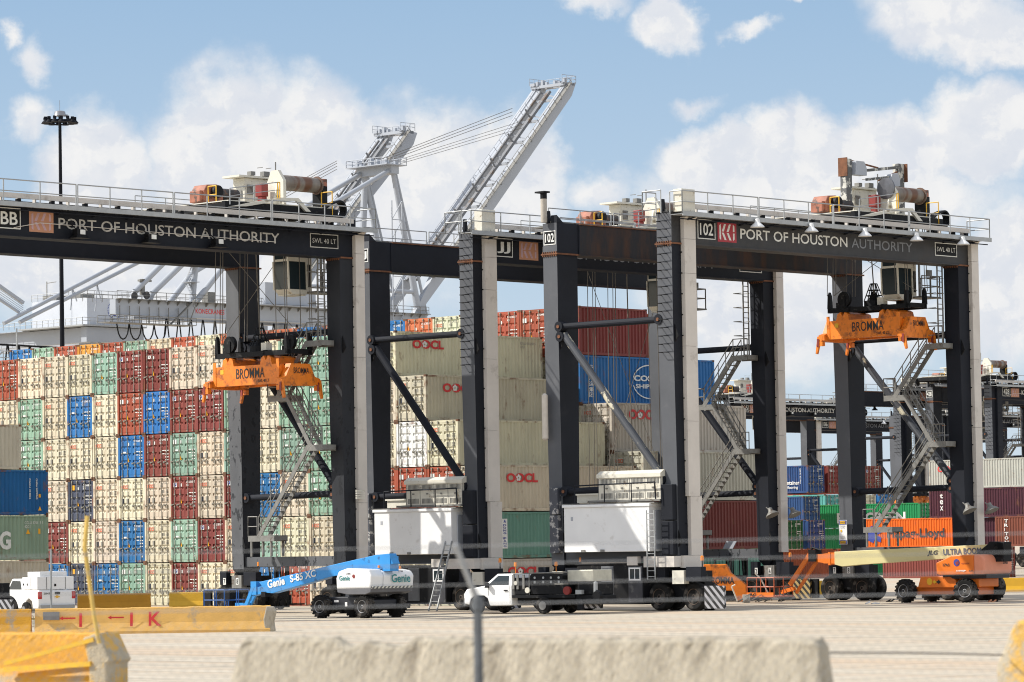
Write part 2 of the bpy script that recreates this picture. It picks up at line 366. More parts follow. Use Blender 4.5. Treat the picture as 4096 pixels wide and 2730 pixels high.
def body_mesh(Ln, H):
    k = ('b', Ln, H)
    if k in _cm: return _cm[k]
    W_ = 2.43; b = MB(); b.cur = 2
    for x in (0, Ln - .16):
        for y in (0, W_ - .14): b.box(x, x + .16, y, y + .14, .12, H - .12)
    for y in (0, W_ - .1):
        b.box(.16, Ln - .16, y, y + .1, 0.02, .18); b.box(.16, Ln - .16, y, y + .1, H - .12, H - .02)
    b.box(0.05, .15, .14, W_ - .14, H - .16, H - .02); b.box(0.05, .15, .14, W_ - .14, .02, .16); b.box(Ln - .1, Ln, .14, W_ - .14, .02, H - .02)
    b.cur = 0; n = max(2, int((Ln - .32) / .28)); st = (Ln - .32) / n
    for y, sg in ((.012, 1), (W_ - .012, -1)):
        xs = []
        for i in range(n):
            a = .16 + i * st; xs += [(a, 0), (a + st * .26, 0), (a + st * .5, .055), (a + st * .76, .055)]
        xs.append((Ln - .16, 0)); v = []; f = []
        for (x, d) in xs: v += [(x, y + sg * d, .17), (x, y + sg * d, H - .11)]
        for i in range(len(xs) - 1): f.append((2 * i, 2 * i + 2, 2 * i + 3, 2 * i + 1) if sg > 0 else (2 * i, 2 * i + 1, 2 * i + 3, 2 * i + 2))
        b.add(v, f)
    b.add([(.1, .08, H - .04), (Ln - .1, .08, H - .04), (Ln - .1, W_ - .08, H - .04), (.1, W_ - .08, H - .04)], [(0, 1, 2, 3)])
    b.cur = 1
    for x in (-.006, Ln - .17):
        for y in (-.006, W_ - .156):
            for z in (-.004, H - .114): b.box(x, x + .176, y, y + .162, z, z + .118)
    _cm[k] = b.mesh('container_body', [PAINT, RUSTC, FRAMEP]); return _cm[k]
def door_mesh(H):
    k = ('d', H)
    if k in _cm: return _cm[k]
    b = MB(); w = 1.065; y0, y1 = .0, w; z0, z1 = .17, H - .17; n = 5; st = (z1 - z0 - .1) / n
    b.box(.05, .1, y0, y0 + .07, z0, z1); b.box(.05, .1, y1 - .07, y1, z0, z1); b.box(.05, .1, y0 + .07, y1 - .07, z0, z0 + .06); b.box(.05, .1, y0 + .07, y1 - .07, z1 - .06, z1)
    pts = []
    for i in range(n):
        a = z0 + .05 + i * st; pts += [(.055, a), (.055, a + st * .58), (.115, a + st * .70), (.115, a + st * .86)]
    pts.append((.055, z1 - .05)); v = []; f = []
    for (x, z) in pts: v += [(x, y0 + .06, z), (x, y1 - .06, z)]
    for i in range(len(pts) - 1): f.append((2 * i, 2 * i + 2, 2 * i + 3, 2 * i + 1))
    b.add(v, f); _cm[k] = b.mesh('container_door', PAINT); return _cm[k]
def rod_mesh(H):
    k = ('r', H)
    if k in _cm: return _cm[k]
    b = MB(); b.tube((0, 0, .06), (0, 0, H - .06), .024, 6)
    for z in (.1, .75, 1.5, H - .12): b.box(-.035, .06, -.05, .05, z - .04, z + .04)
    b.bar((-.03, -.02, .92), (-.05, .26, .84), .05); b.box(-.05, .02, .2, .28, .8, .92)
    _cm[k] = b.mesh('lock_rod', RODM); return _cm[k]
def seal_mesh(H):
    k = ('s', H)
    if k in _cm: return _cm[k]
    b = MB(); b.box(.07, .11, 1.195, 1.235, .15, H - .15); b.box(.07, .11, .13, .155, .15, H - .15); b.box(.07, .11, 2.275, 2.3, .15, H - .15); b.box(.068, .11, .13, 2.3, .15, .175); b.box(.068, .11, .13, 2.3, H - .175, H - .15)
    _cm[k] = b.mesh('door_seal', SEAL); return _cm[k]
def placards():
    if 'p' in _cm: return _cm['p']
    b = MB(); b.box(.038, .05, 1.98, 2.2, 1.02, 1.32); b.cur = 1; b.box(.038, .05, 1.55, 1.75, 1.02, 1.32)
    for (y, z, w, h) in ((.95, 1.62, .3, .2), (.5, 1.6, .24, .26), (.95, 1.15, .3, .2), (.5, 1.12, .24, .26)):
        for q in range(3): b.box(.04, .05, y - w, y, z + q * h / 3, z + q * h / 3 + h / 6)
    _cm['p'] = b.mesh('markings', [PLAC, GRYT]); return _cm['p']
def decals(kind):
    k = 'q' + kind
    if k in _cm: return _cm[k]
    b = MB()
    b.prism([(1.45, .95), (1.62, .95), (1.535, 1.22)], 'x', .036, .05)
    b.cur = 1
    for (y, z, w, h) in ((.78, 1.55, .22, .05), (.5, 1.55, .3, .05), (.78, 1.35, .2, .05), (.5, 1.33, .3, .05), (.5, 1.15, .3, .06), (.5, .98, .28, .05), (.45, .72, .2, .12) if kind in 'DR' else (.35, .33, .1, .1)):
        b.box(.036, .05, y - w, y, z, z + h)
    b.prism([(1.5 + .06 * math.cos(i * .7854), 2.05 + .11 * math.sin(i * .7854)) for i in range(8)], 'x', .036, .05)
    if kind in 'GUAW': b.box(.036, .05, 1.75, 2.0, 1.5, 1.6)
    if kind in 'DRG': b.box(.036, .05, 1.9, 2.2, 1.93, 2.2)
    if kind == 'N': b.cur = 0; b.box(.036, .05, 1.85, 2.15, 1.95, 2.25); b.cur = 1
    if kind == 'D':
        b.cur = 2; b.prism([(2.16, 1.95), (1.95, 2.0), (1.94, 2.18), (2.17, 2.18)], 'x', .03, .035); b.cur = 1; b.prism([(2.12, 1.97), (1.98, 2.14), (2.03, 2.15), (2.15, 2.02)], 'x', .026, .0295)
    _cm[k] = b.mesh('markings', [TRI, WTXT, BLUTXT]); return _cm[k]
SERIAL = ['OOLU 493076 3\n42G1', 'CSBU 404807 1\n42G1', 'FSCU 514837 0\n42G1', 'OOLU 381564 7\n42G1', 'CBHU 494037 8\n42G1', 'TEXU 516394 8\n42G1']
CN = 0
def container(kind, x, y, z, H=2.591, Ln=12.19, o=OST, rot=0.0, label='', group=None, doors=True, side=None, sc=None, fade=False, jit=True):
    """door end at local x=0, body along local +x"""
    global CN; CN += 1
    rr = random.Random(CN)
    c = CB[kind]; k_ = rr.uniform(.86, 1.1) if jit else 1; c = tuple(q * k_ * rr.uniform(.96, 1.04) for q in c)
    jx = rr.uniform(-.03, .03) if jit else 0
    r = empty('shipping_container', yard(o, x + jx, y + (rr.uniform(-.012, .012) if jit else 0), z), YAW + rot, label, 'container', group)
    if sc: r.scale = sc
    link('body', body_mesh(Ln, H), r, color=c)
    if doors:
        link('door', door_mesh(H), r, (0, .14, 0), color=c); link('door', door_mesh(H), r, (0, 1.225, 0), color=c)
        link('door_seal', seal_mesh(H), r)
        for yy in (.36, .86, 1.58, 2.08): link('lock_rod', rod_mesh(H), r, (.01, yy, 0))
        ser = SERIAL[rr.randrange(6)]; dz = H - 2.591
        if kind in 'BSb':
            text('OOCL', OTXT, r, (.035, 2.2, 1.93 + dz), FX, h=.22, w=.62, bold=.02)
            text(ser, GRYT, r, (.035, 1.02, 1.98 + dz), FX, h=.3, w=.78, bold=.01)
            link('markings', placards(), r)
        else:
            text('tex' if kind == 'Q' else ser, WTXT, r, (.035, 2.15 if kind == 'Q' else 1.02, 1.98 + dz), FX, h=.32 if kind != 'Q' else .26, w=.78 if kind != 'Q' else .45, bold=.02)
            link('markings', decals(kind), r, (0, 0, dz * .6))
    if side: side(r, H, Ln)
    return r
ORD = ['first', 'second', 'third', 'fourth', 'fifth', 'sixth', 'seventh', 'eighth', 'ninth', 'tenth', 'eleventh', 'twelfth', 'thirteenth', 'fourteenth', 'fifteenth', 'sixteenth', 'seventeenth', 'eighteenth', 'nineteenth', 'twentieth', 'twenty-first', 'twenty-second', 'twenty-third', 'twenty-fourth', 'twenty-fifth']
CNAME = dict(B='beige', R='brick red', D='dark red', G='mint green', U='bright blue', N='dark slate', W='white', Y='rusty yellow', Q='maroon', J='sea green', S='beige', O='orange', T='orange red', b='tan beige')
def flower(r, x, z, s=1.0, yy=-.012):
    b = MB()
    for i in range(5):
        a = i * 2 * math.pi / 5 + .3; b.prism([(x + s * (.07 * math.cos(a) + .05 * math.cos(t * 1.0472)), z + s * (.07 * math.sin(a) + .05 * math.sin(t * 1.0472))) for t in range(6)], 'y', yy - .006, yy)
    b.build('lettering_flower', WTXT, r)
def side_oocl(off, h=.52):
    def f(r, H, Ln):
        text('OOCL', RTXT, r, (off, -.012, H - .98), FY, h=h, w=2.55, bold=.045)
        flower(r, off + .98, H - .72, 1.7, -.016)
        text('OOLU 503250 5\n42G1', GRYT, r, (Ln - 1.9, -.012, H - .7), FY, h=.35, w=1.3)
    return f
def side_dong(r, H, Ln):
    b = MB(); b.box(.85, 1.3, -.03, -.012, .55, 2.2); b.build('sign_panel', WTXT, r)
    for i, ch in enumerate('DONG FANG'):
        if ch != ' ': text(ch, BLUTXT, r, (.96, -.036, 1.78 - i * .145), FY, h=.115, w=.24, bold=.03)
    b = MB(); b.prism([(x_ + .32, z_) for x_, z_ in [(.68, 1.98), (.72, 1.96), (.78, 2.06), (.84, 1.96), (.86, 1.99), (.8, 2.12), (.78, 2.17), (.72, 2.08)]], 'y', -.04, -.032); b.build('sign_emblem', BLUTXT, r)

# front block, door ends towards the light; tiers counted from the top
P0, HT = 2.447, 2.607
rows = {0: 'RBBBGDQBBGBGGBBB', 1: 'BGBUBRUDDGBGGBBBB', 2: 'GGBBBUDGBGBGGBBRWB', 3: 'BBBNBBBDBDUBGBRRRRB', 4: 'BDDBBUBGDBGBBGDBBDJ', 5: 'UUUNUGBDBBURBBGBBDS'}
for r_, st in rows.items():
    cols = {0: 15, 1: 16, 2: 17, 3: 18, 4: 18, 5: 18}[r_]
    st = (st + 'BGB' * 4)[:cols]
    for i, kd in enumerate(st):
        k = i - 3; last = i == cols - 1; side = None
        if last:
            side = {0: side_oocl(1.35), 1: side_oocl(1.35), 2: None, 3: side_oocl(1.35), 4: side_dong, 5: side_oocl(1.35)}[r_]
            kd = {4: 'J', 5: 'S'}.get(r_, 'B')
        if r_ == 2 and k == 12: kd = 'W'
        z = HT * (5 - r_)
        cn = CNAME[kd]
        # one colour per thing: right-hand sides show on the last of each tier
        container(kd, 0, -P0 * (k + 1) + .008, z, side=side, group='containers in the front block',
                  label=f'{cn} container, {ORD[i]} from the left in the {ORD[r_]} tier down, front block')
# rear block, one high-cube tier taller
B0, BP = 21.72, 2.443
tiers = {5: 'UGRYRGBRBTRTURTUTBRRRQ', 4: 'BUBUBRBGBRBBRGBBBRBRBU', 3: 'B' * 21 + 'SS', 2: 'B' * 22 + 'SS', 1: 'B' * 22 + 'RQ', 0: 'B' * 22 + 'RJ'}
def side_cosco(r, H, Ln):
    for i, ch in enumerate('中远海运集团'):
        text(ch, WTXT, r, (.75, -.012, 2.05 - i * .33), FY, h=.28, w=.42, bold=.01)
    text('COSCO', WTXT, r, (4.75, -.014, 1.45), FY, h=.36, w=2.9, bold=.04)
    text('SHIPPING', WTXT, r, (4.9, -.014, 1.02), FY, h=.26, w=2.7, bold=.03)
    b = MB()
    for q in range(26):
        a0, a1 = q / 26 * 6.283, (q + 1) / 26 * 6.283
        if 0.25 < abs(math.sin((a0 + a1) / 2)): b.bar((6.15 + 1.5 * math.cos(a0), -.02, 1.42 + 1.0 * math.sin(a0)), (6.15 + 1.5 * math.cos(a1), -.02, 1.42 + 1.0 * math.sin(a1)), .02, .07)
    b.build('lettering_ring', WTXT, r)
for t, st in tiers.items():
    for j, kd in enumerate(st):
        last = j == len(st) - 1
        if t < 5 and j < 20 and not last: continue          # hidden behind the front block
        if t == 5 and False: continue
        side = None
        if last: side = {4: side_cosco, 3: side_oocl(1.5, .6), 2: side_oocl(1.5, .5)}.get(t)
        container(kd, 12.6, B0 - BP * (j + 1) + .005, 2.896 * t, H=2.896, Ln=6.06 if t == 5 and last else 12.19, side=side, group='containers in the rear block',
                  label=f'{CNAME[kd]} high container, {ORD[j]} from the left in the {["bottom", "second", "third", "fourth", "fifth", "top"][t]} tier, rear block')
# near stack at the left edge, long shaded sides
def side_ng(r, H, Ln):
    text('NG', WTXT, r, (7.75, -.012, .62), FY, h=1.05, w=1.7, bold=.04)
    text('CCLU 370113 5\n42G1', WTXT, r, (Ln - 1.75, -.012, H - .75), FY, h=.38, w=1.35)
    b = MB(); b.prism([(Ln - 1.65, 1.5), (Ln - 1.35, 1.5), (Ln - 1.5, 1.8)], 'y', -.014, -.008); b.box(Ln - .75, Ln - .6, -.014, -.008, 1.5, 1.8); b.build('markings', TRI, r)
def side_x(r, H, Ln):
    for i in range(2): text('CAXU 494032' if i else 'CHINA SHIPPING', WTXT, r, (Ln - .9 - i * .5, -.012, 2.1), (0, 0, -1), (1, 0, 0), h=.12, w=1.2, bold=.02)
    b = MB(); b.prism([(Ln - .75, .25), (Ln - .5, .25), (Ln - .62, .5)], 'y', -.014, -.008); b.box(Ln - .7, Ln - .55, -.014, -.008, 1.0, 1.2); b.build('markings', TRI, r)
for (kd, z, H, xo, sd_, lb) in (('b', 0, 2.896, 0, None, 'tan container at the bottom of the near stack on the left edge'),
                               ('V', 2.9, 2.591, 0, side_ng, 'grey green container with big white letters, near stack on the left edge'),
                               ('X', 5.495, 2.591, 0, side_x, 'deep blue container with sideways white lettering, near stack on the left edge'),
                               ('S', 8.09, 2.591, -1.95, None, 'pale beige container on top of the near stack on the left edge')):
    container(kd, -23.4 + xo, -12, z, H=H, side=sd_, label=lb, group='containers in the near left stack', jit=False)
# far stacks on the right, long sides to the light (rot +90: door end faces the camera side)
def side_hapag(r, H, Ln):
    text('Hapag-Lloyd', BTXT, r, (Ln - 3.8, 2.445, .66), (-1, 0, 0), h=1.02, w=6.3, bold=.02)
    b = MB(); Ln -= .9; b.prism([(Ln - .3, .9), (Ln - 1.35, .45), (Ln - 1.5, .72), (Ln - 2.2, .5), (Ln - 2.25, .95), (Ln - 1.7, 1.15), (Ln - 2.25, 1.35), (Ln - 2.2, 1.75), (Ln - 1.45, 1.62), (Ln - 1.25, 2.0), (Ln - .85, 1.75)], 'y', 2.43, 2.445); b.build('lettering_emblem', BLUTXT, r)
def lside(s_, h, w, xo, zo, m=WTXT, bold=.02, vert=False):
    def f(r, H, Ln):
        if vert:
            for i, ch in enumerate(s_): text(ch, m, r, (xo, 2.445, zo - i * h * 1.35), (-1, 0, 0), h=h, w=None if ch == 'I' else w, bold=bold)
        else: text(s_, m, r, (xo, 2.445, zo), (-1, 0, 0), h=h, w=w, bold=bold)
    return f
def side_eco(r, H, Ln):
    text('Eco container', WTXT, r, (3.9, 2.445, .8), (-1, 0, 0), h=.38, w=2.9, bold=.02); text('Bamboo flooring', WTXT, r, (3.9, 2.445, .35), (-1, 0, 0), h=.34, w=2.7, bold=.01)
    text('CSNU 677714', WTXT, r, (.95, 2.445, 2.3), (0, 0, -1), (-1, 0, 0), h=.14, w=1.4, bold=.01)
FAR = [  # kind, X, y0, z, H, side, label
    ('H', 124, 65.9, 7.77, 2.591, lside('OOCL', .55, 2.4, 11.2, 1.5, RTXT, .03), 'pale grey green container with red lettering on top of the far right stack'),
    ('P', 124, 65.9, 5.18, 2.591, lside('tex', .4, .35, 11.0, 1.75, WTXT, .02, True), 'purple brown container with vertical white lettering, far right stack'),
    ('P', 124.3, 63.9, 2.59, 2.591, None, 'purple brown container below another purple one, far right stack'),
    ('F', 118, 54.4, 2.59, 2.591, lside('TRITON', .27, .4, 11.2, 2.05, WTXT, .03, True), 'rust red container with vertical white letters at the right edge'),
    ('O', 118, 69.9, 2.59, 2.591, side_hapag, 'orange container with large black lettering behind the right stairs'),
    ('T', 118, 84.2, 0, 2.591, None, 'terracotta ribbed container on the ground behind the orange lift basket'),
    ('R', 116, 48.2, 0, 2.591, None, 'brick red container on the ground at the right edge'),
    ('Q', 119, 47.0, 0, 2.591, None, 'maroon container on the ground behind the red one at right edge'),
    ('D', 112, 62.0, 0, 2.591, None, 'red brown container on the ground behind the orange lift body'),
    ('C', 126, 93.6, 7.77, 2.591, side_eco, 'dark blue container with white slogan, top of the middle far stack'),
    ('C', 126, 94.2, 5.18, 2.3, None, 'dark blue container directly below the one with the white slogan'),
    ('Q', 129, 93.6, 7.77, 2.591, None, 'maroon container end beside the dark blue one, middle far stack'),
    ('A', 141, 103.6, 5.45, 2.4, None, 'aqua container end below a maroon one, middle far stack'),
    ('D', 134.6, 93.6, 7.77, 2.591, None, 'dark red container end seen between two crane legs, far stack'),
    ('B', 146.6, 103.6, 5.45, 2.4, None, 'cream container end below a dark red one, far stack'),
    ('U', 149.6, 103.6, 5.45, 2.4, None, 'small looking bright blue container end left of the stairs'),
    ('K', 110, 83.3, 2.59, 2.591, None, 'dark green container end above the terracotta container'),
    ('C', 113.5, 83.6, 2.59, 2.591, None, 'mid blue container end between dark green and bright green'),
    ('E', 135, 87.5, 4.5, 2.26, lside('EVERGREEN', 1.0, 8.2, 9.9, .43, WTXT, .04), 'bright green container with large white letters behind the stairs'),
    ('E', 135, 87.5, 2.25, 2.25, None, 'bright green container directly under the lettered green one'),
    ('E', 135, 87.5, 0, 2.25, None, 'bright green container at the bottom of the green stack')]
for (kd, X, y, z, H, sd_, lb) in FAR:
    ln = 12.19
    container(kd, X + 2.44, y, z, H=H, Ln=ln, o=O102, rot=math.pi / 2, side=sd_, label=lb, group='containers in the far stacks on the right', jit=False)
# ------------------------------------------------------------------ rubber tyred gantry cranes
TYRE = None
def wheel_meshes(R_=.7, w=.5, key='rtg', lug=False, rim=None):
    k = ('w', key)
    if k in _cm: return _cm[k]
    b = MB()  # axle along x, outer face at x=0
    prof = [(.03, R_ * .56), (0, R_ * .62), (-.0, R_ * .86), (.06, R_ * .97), (.12, R_), (w - .12, R_), (w - .04, R_ * .97), (w, R_ * .86), (w, R_ * .5)]
    b.lathe(prof, (0, 0, 0), (1, 0, 0), 28)
    if lug:
        for i in range(18):
            a = i * 2 * math.pi / 18
            for sg, x0 in ((0, .0), (.5, w / 2)):
                t = a + sg * 2 * math.pi / 18; c, s_ = math.cos(t), math.sin(t)
                b.bar((x0 + .02, c * R_ * 1.0, s_ * R_ * 1.0), (x0 + w / 2 - .02, math.cos(t + .16) * R_, math.sin(t + .16) * R_), .09, .05, up=(0, c, s_))
    ty = b.mesh('tyre', RUBBER, True)
    b = MB(); b.lathe([(.10, R_ * .1), (.02, R_ * .12), (.04, R_ * .2), (.10, R_ * .22), (.13, R_ * .45), (.05, R_ * .5), (.0, R_ * .56), (.04, R_ * .58), (.3, R_ * .5)], (0, 0, 0), (1, 0, 0), 24)
    for i in range(8): a = i * .785; b.tube((.04, R_ * .3 * math.cos(a), R_ * .3 * math.sin(a)), (.14, R_ * .3 * math.cos(a), R_ * .3 * math.sin(a)), .02, 6)
    ri = b.mesh('rim', rim or mat('rusty wheel rim', (.10, .07, .05), rough=.6, var=.4), True)
    _cm[k] = (ty, ri); return _cm[k]
def put_wheel(parent, x, y, z, key='rtg', flip=False, rot=0.0, **k):
    ty, ri = wheel_meshes(key=key, **k)
    w = link('wheel', ty, parent, (x, y, z), (0, 0, (math.pi if flip else 0) + rot)); link('rim', ri, w)
    return w
def rail(b, pts, h=1.05, r=.03, mid=True, post=2.1, first=True):
    """guard rail along a polyline of deck points"""
    up = Vector((0, 0, h)); P = [Vector(p) for p in pts]
    for a, c in zip(P, P[1:]):
        b.tube(a + up, c + up, r, 6)
        if mid: b.tube(a + up * .52, c + up * .52, r * .85, 6)
        n = max(1, round((c - a).length / post))
        for i in range(n + 1): q = a.lerp(c, i / n); b.tube(q, q + up, r, 6)
def kci(parent, x, y, z, s_, bgm, fgm):
    b = MB(); b.box(x, x + s_, y - .012, y, z, z + s_ * .68); b.build('logo_panel', bgm, parent)
    b = MB(); u = s_ / 10.0
    def stroke(*p): b.prism([(x + q[0] * u, z + q[1] * u) for q in p], 'y', y - .02, y - .0135)
    for dx in (0, 2.6):
        if dx == 0: stroke((.9, 1.1), (1.7, .6), (1.7, 6.2), (.9, 5.7))
        stroke((2.1 + dx, 3.6), (3.4 + dx, 6.2), (4.4 + dx, 6.2), (3.2 + dx, 3.6))
        stroke((2.1 + dx, 3.2), (3.2 + dx, 3.2), (4.6 + dx, .7), (3.6 + dx, .7))
    stroke((8.1, .6), (8.9, 1.1), (8.9, 3.2), (8.1, 3.2)); stroke((8.1, 3.7), (8.9, 3.7), (8.9, 5.7), (8.1, 6.2))
    b.build('logo_mark', fgm, parent)
def signplate(parent, s_, at, w, h, face='y', tm=None, th=.62, tw=.84, bold=.04):
    """framed black plate with lettering; face y: looks to -y, face x: looks to -x"""
    x, y, z = at; f = .045
    def bx(b, a0, a1, c0, c1, d0, d1):
        if face == 'y': b.box(x + a0, x + a1, y - d1, y - d0, z + c0, z + c1)
        else: b.box(x - d1, x - d0, y - a1, y - a0, z + c0, z + c1)
    b = MB(); bx(b, f, w - f, f, h - f, 0, .012); p = b.build('sign_plate', BLACK, parent)
    b = MB(); bx(b, 0, w, 0, f, 0, .02); bx(b, 0, w, h - f, h, 0, .02); bx(b, 0, f, f, h - f, 0, .02); bx(b, w - f, w, f, h - f, 0, .02); b.build('sign_frame', tm or WTXT, parent)
    pos = (x + w * (1 - tw) / 2, y - .016, z + h * (1 - th) / 2) if face == 'y' else (x - .016, y - w * (1 - tw) / 2, z + h * (1 - th) / 2)
    text(s_, tm or WTXT, parent, pos, FY if face == 'y' else FX, h=h * th, w=w * tw, bold=bold)
FADED = mat('sun faded white lettering', (.52, .50, .46), rough=.7, var=.15, dirt=(.08, .085, .095), damt=.35, dscale=3, dedge=.3)
KPINK = mat('faded pink logo panel', (.48, .23, .13), rough=.6, var=.08); KPINKM = mat('faded lilac logo mark', (.50, .33, .36), rough=.6, var=.2)
KRED = mat('red logo panel', (.38, .03, .045), rough=.6, var=.1)

def leg(b, x0, x1, y0, y1):
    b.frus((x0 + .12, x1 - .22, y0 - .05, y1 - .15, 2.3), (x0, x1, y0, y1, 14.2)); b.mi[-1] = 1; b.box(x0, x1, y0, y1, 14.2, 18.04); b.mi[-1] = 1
    b.frus((x0 + .45, x1 - .5, y0 + .25, y1 - .4, 1.85), (x0 + .12, x1 - .22, y0 - .05, y1 - .15, 2.3))
def stair(b, p, q, w=.7, n=14):
    """flight in the y-z plane between deck points p and q (lower/upper), width along x"""
    p, q = Vector(p), Vector(q)
    for dx in (0, w):
        o = Vector((dx, 0, 0)); b.bar(p + o, q + o, .05, .24, up=(0, 0, 1))
    for i in range(1, n):
        c = p.lerp(q, i / n); b.box(c.x, c.x + w, c.y - .12, c.y + .12, c.z + .02, c.z + .055)
def stair_rail(b, p, q, w=.7):
    p, q = Vector(p), Vector(q)
    for dx in (0, w):
        for h in (.55, 1.0): b.tube(p + Vector((dx, 0, h)), q + Vector((dx, 0, h)), .028, 6)
        for i in range(5): c = p.lerp(q, i / 4); b.tube(c + Vector((dx, 0, 0)), c + Vector((dx, 0, 1.0)), .025, 6)
def landing(b, x0, x1, y0, y1, z): b.box(x0, x1, y0, y1, z, z + .06); b.box(x0 - .02, x0 + .02, y0, y1, z - .18, z + .12); b.box(x1 - .02, x1 + .02, y0, y1, z - .18, z + .12); b.box(x0, x1, y0 - .02, y0 + .02, z - .14, z + .12)
def dome_lamp(parent, x, y, z, m=None, d=(0, 0, -1), s_=1.0):
    b = MB(); b.lathe([(-.22 * s_, .06 * s_), (-.2 * s_, .11 * s_), (-.05 * s_, .13 * s_), (0, .16 * s_), (.12 * s_, .30 * s_), (.2 * s_, .36 * s_), (.22 * s_, .36 * s_)], (x, y, z), d, 16)
    b.tube((x, y, z), (x, y + .35, z + .25), .03, 6); b.build('dome_lamp', m or WHITE, parent, True)
def bogie(root, x, y, stripe, side, nums=''):
    """four wheels under a leg; x left edge of the leg"""
    b = MB(); b.box(x + .15, x + 1.35, y - 1.25, y + 1.25, 1.35, 1.95); b.frus((x + .35, x + 1.15, y - .5, y + .5, 1.95), (x + .4, x + 1.1, y - .3, y + .3, 2.35))
    b.box(x + .45, x + 1.05, y - 1.5, y + 1.5, .6, 1.4)
    for dy in (-1.12, 1.12): b.tube((x + .1, y + dy, .69), (x + 1.4, y + dy, .69), .16, 8)
    g = b.build('bogie', BLACK, root)
    for dy in (-1.12, 1.12):
        put_wheel(g, x + .02, y + dy, .69); put_wheel(g, x + 1.48, y + dy, .69, flip=True)
    b = MB(); b.box(x - .28, x + .1, y - 1.9, y - .95, 1.45, 2.15); b.build('control_box', NAVY, g); b = MB(); b.box(x - .18, x + .12, y + .5, y + 1.0, 1.5, 2.2); b.build('control_box', NAVY, g)
    for k_, ch in enumerate(nums):
        b = MB(); yy = y + .55 - k_ * 1.0; b.box(x - .36, x - .345, yy - .2, yy, 1.5, 1.85); p_ = b.build('number_plate', WTXT, g); text(ch, BTXT, p_, (x - .365, yy - .04, 1.54), FX, h=.26, w=.12, bold=.02)
    b = MB(); b.box(x - .34, x + .05, y - .85, y - .1, 1.32, 1.98); b.build('junction_box', CREAM if side < 2 else DGALV, g)
    if stripe is not BLACK: b = MB(); b.box(x - .1, x + .04, y - 3.2, y - 1.95, .12, 1.22); b.build('bumper_plate', stripe, g)
    elif y > 1: b = MB(); b.box(x - .05, x + .1, y + 1.9, y + 2.5, .15, 1.2); b.build('bumper_plate', BLACK, g)
    b = MB(); b.tube((x + .3, y - 1.5, 2.15), (x + .3, y - 1.5, 2.45), .03, 6); b.build('beacon_post', BLACK, g)
    b = MB(); b.lathe([(0, .09), (.2, .08), (.24, .03)], (x + .3, y - 1.5, 2.45), (0, 0, 1), 10); b.build('beacon', mat('amber beacon lens', (.85, .25, .01), rough=.2), g)
def stripes(name, c1, c2, sc=5.5):
    m = bpy.data.materials.new(name); m.use_nodes = True; t = m.node_tree; b = t.nodes['Principled BSDF']; b.inputs['Roughness'].default_value = .6
    c = N('ShaderNodeTexCoord', t); sp = N('ShaderNodeSeparateXYZ', t); L(c.outputs['Object'], sp.inputs[0], t)
    v = mth('FRACT', mth('MULTIPLY', mth('ADD', mth('MULTIPLY', mth('ADD', sp.outputs[1], sp.outputs[0], t), -1.0, t), sp.outputs[2], t), sc * .45, t), None, t)
    L(mixc(mth('GREATER_THAN', v, .5, t), c1, c2, t), b.inputs['Base Color'], t); return m
STRG = stripes('black and grey hazard stripes', (.012, .012, .012), (.33, .33, .35)); STRY = stripes('black and yellow hazard stripes', (.015, .014, .012), (.36, .26, .10))

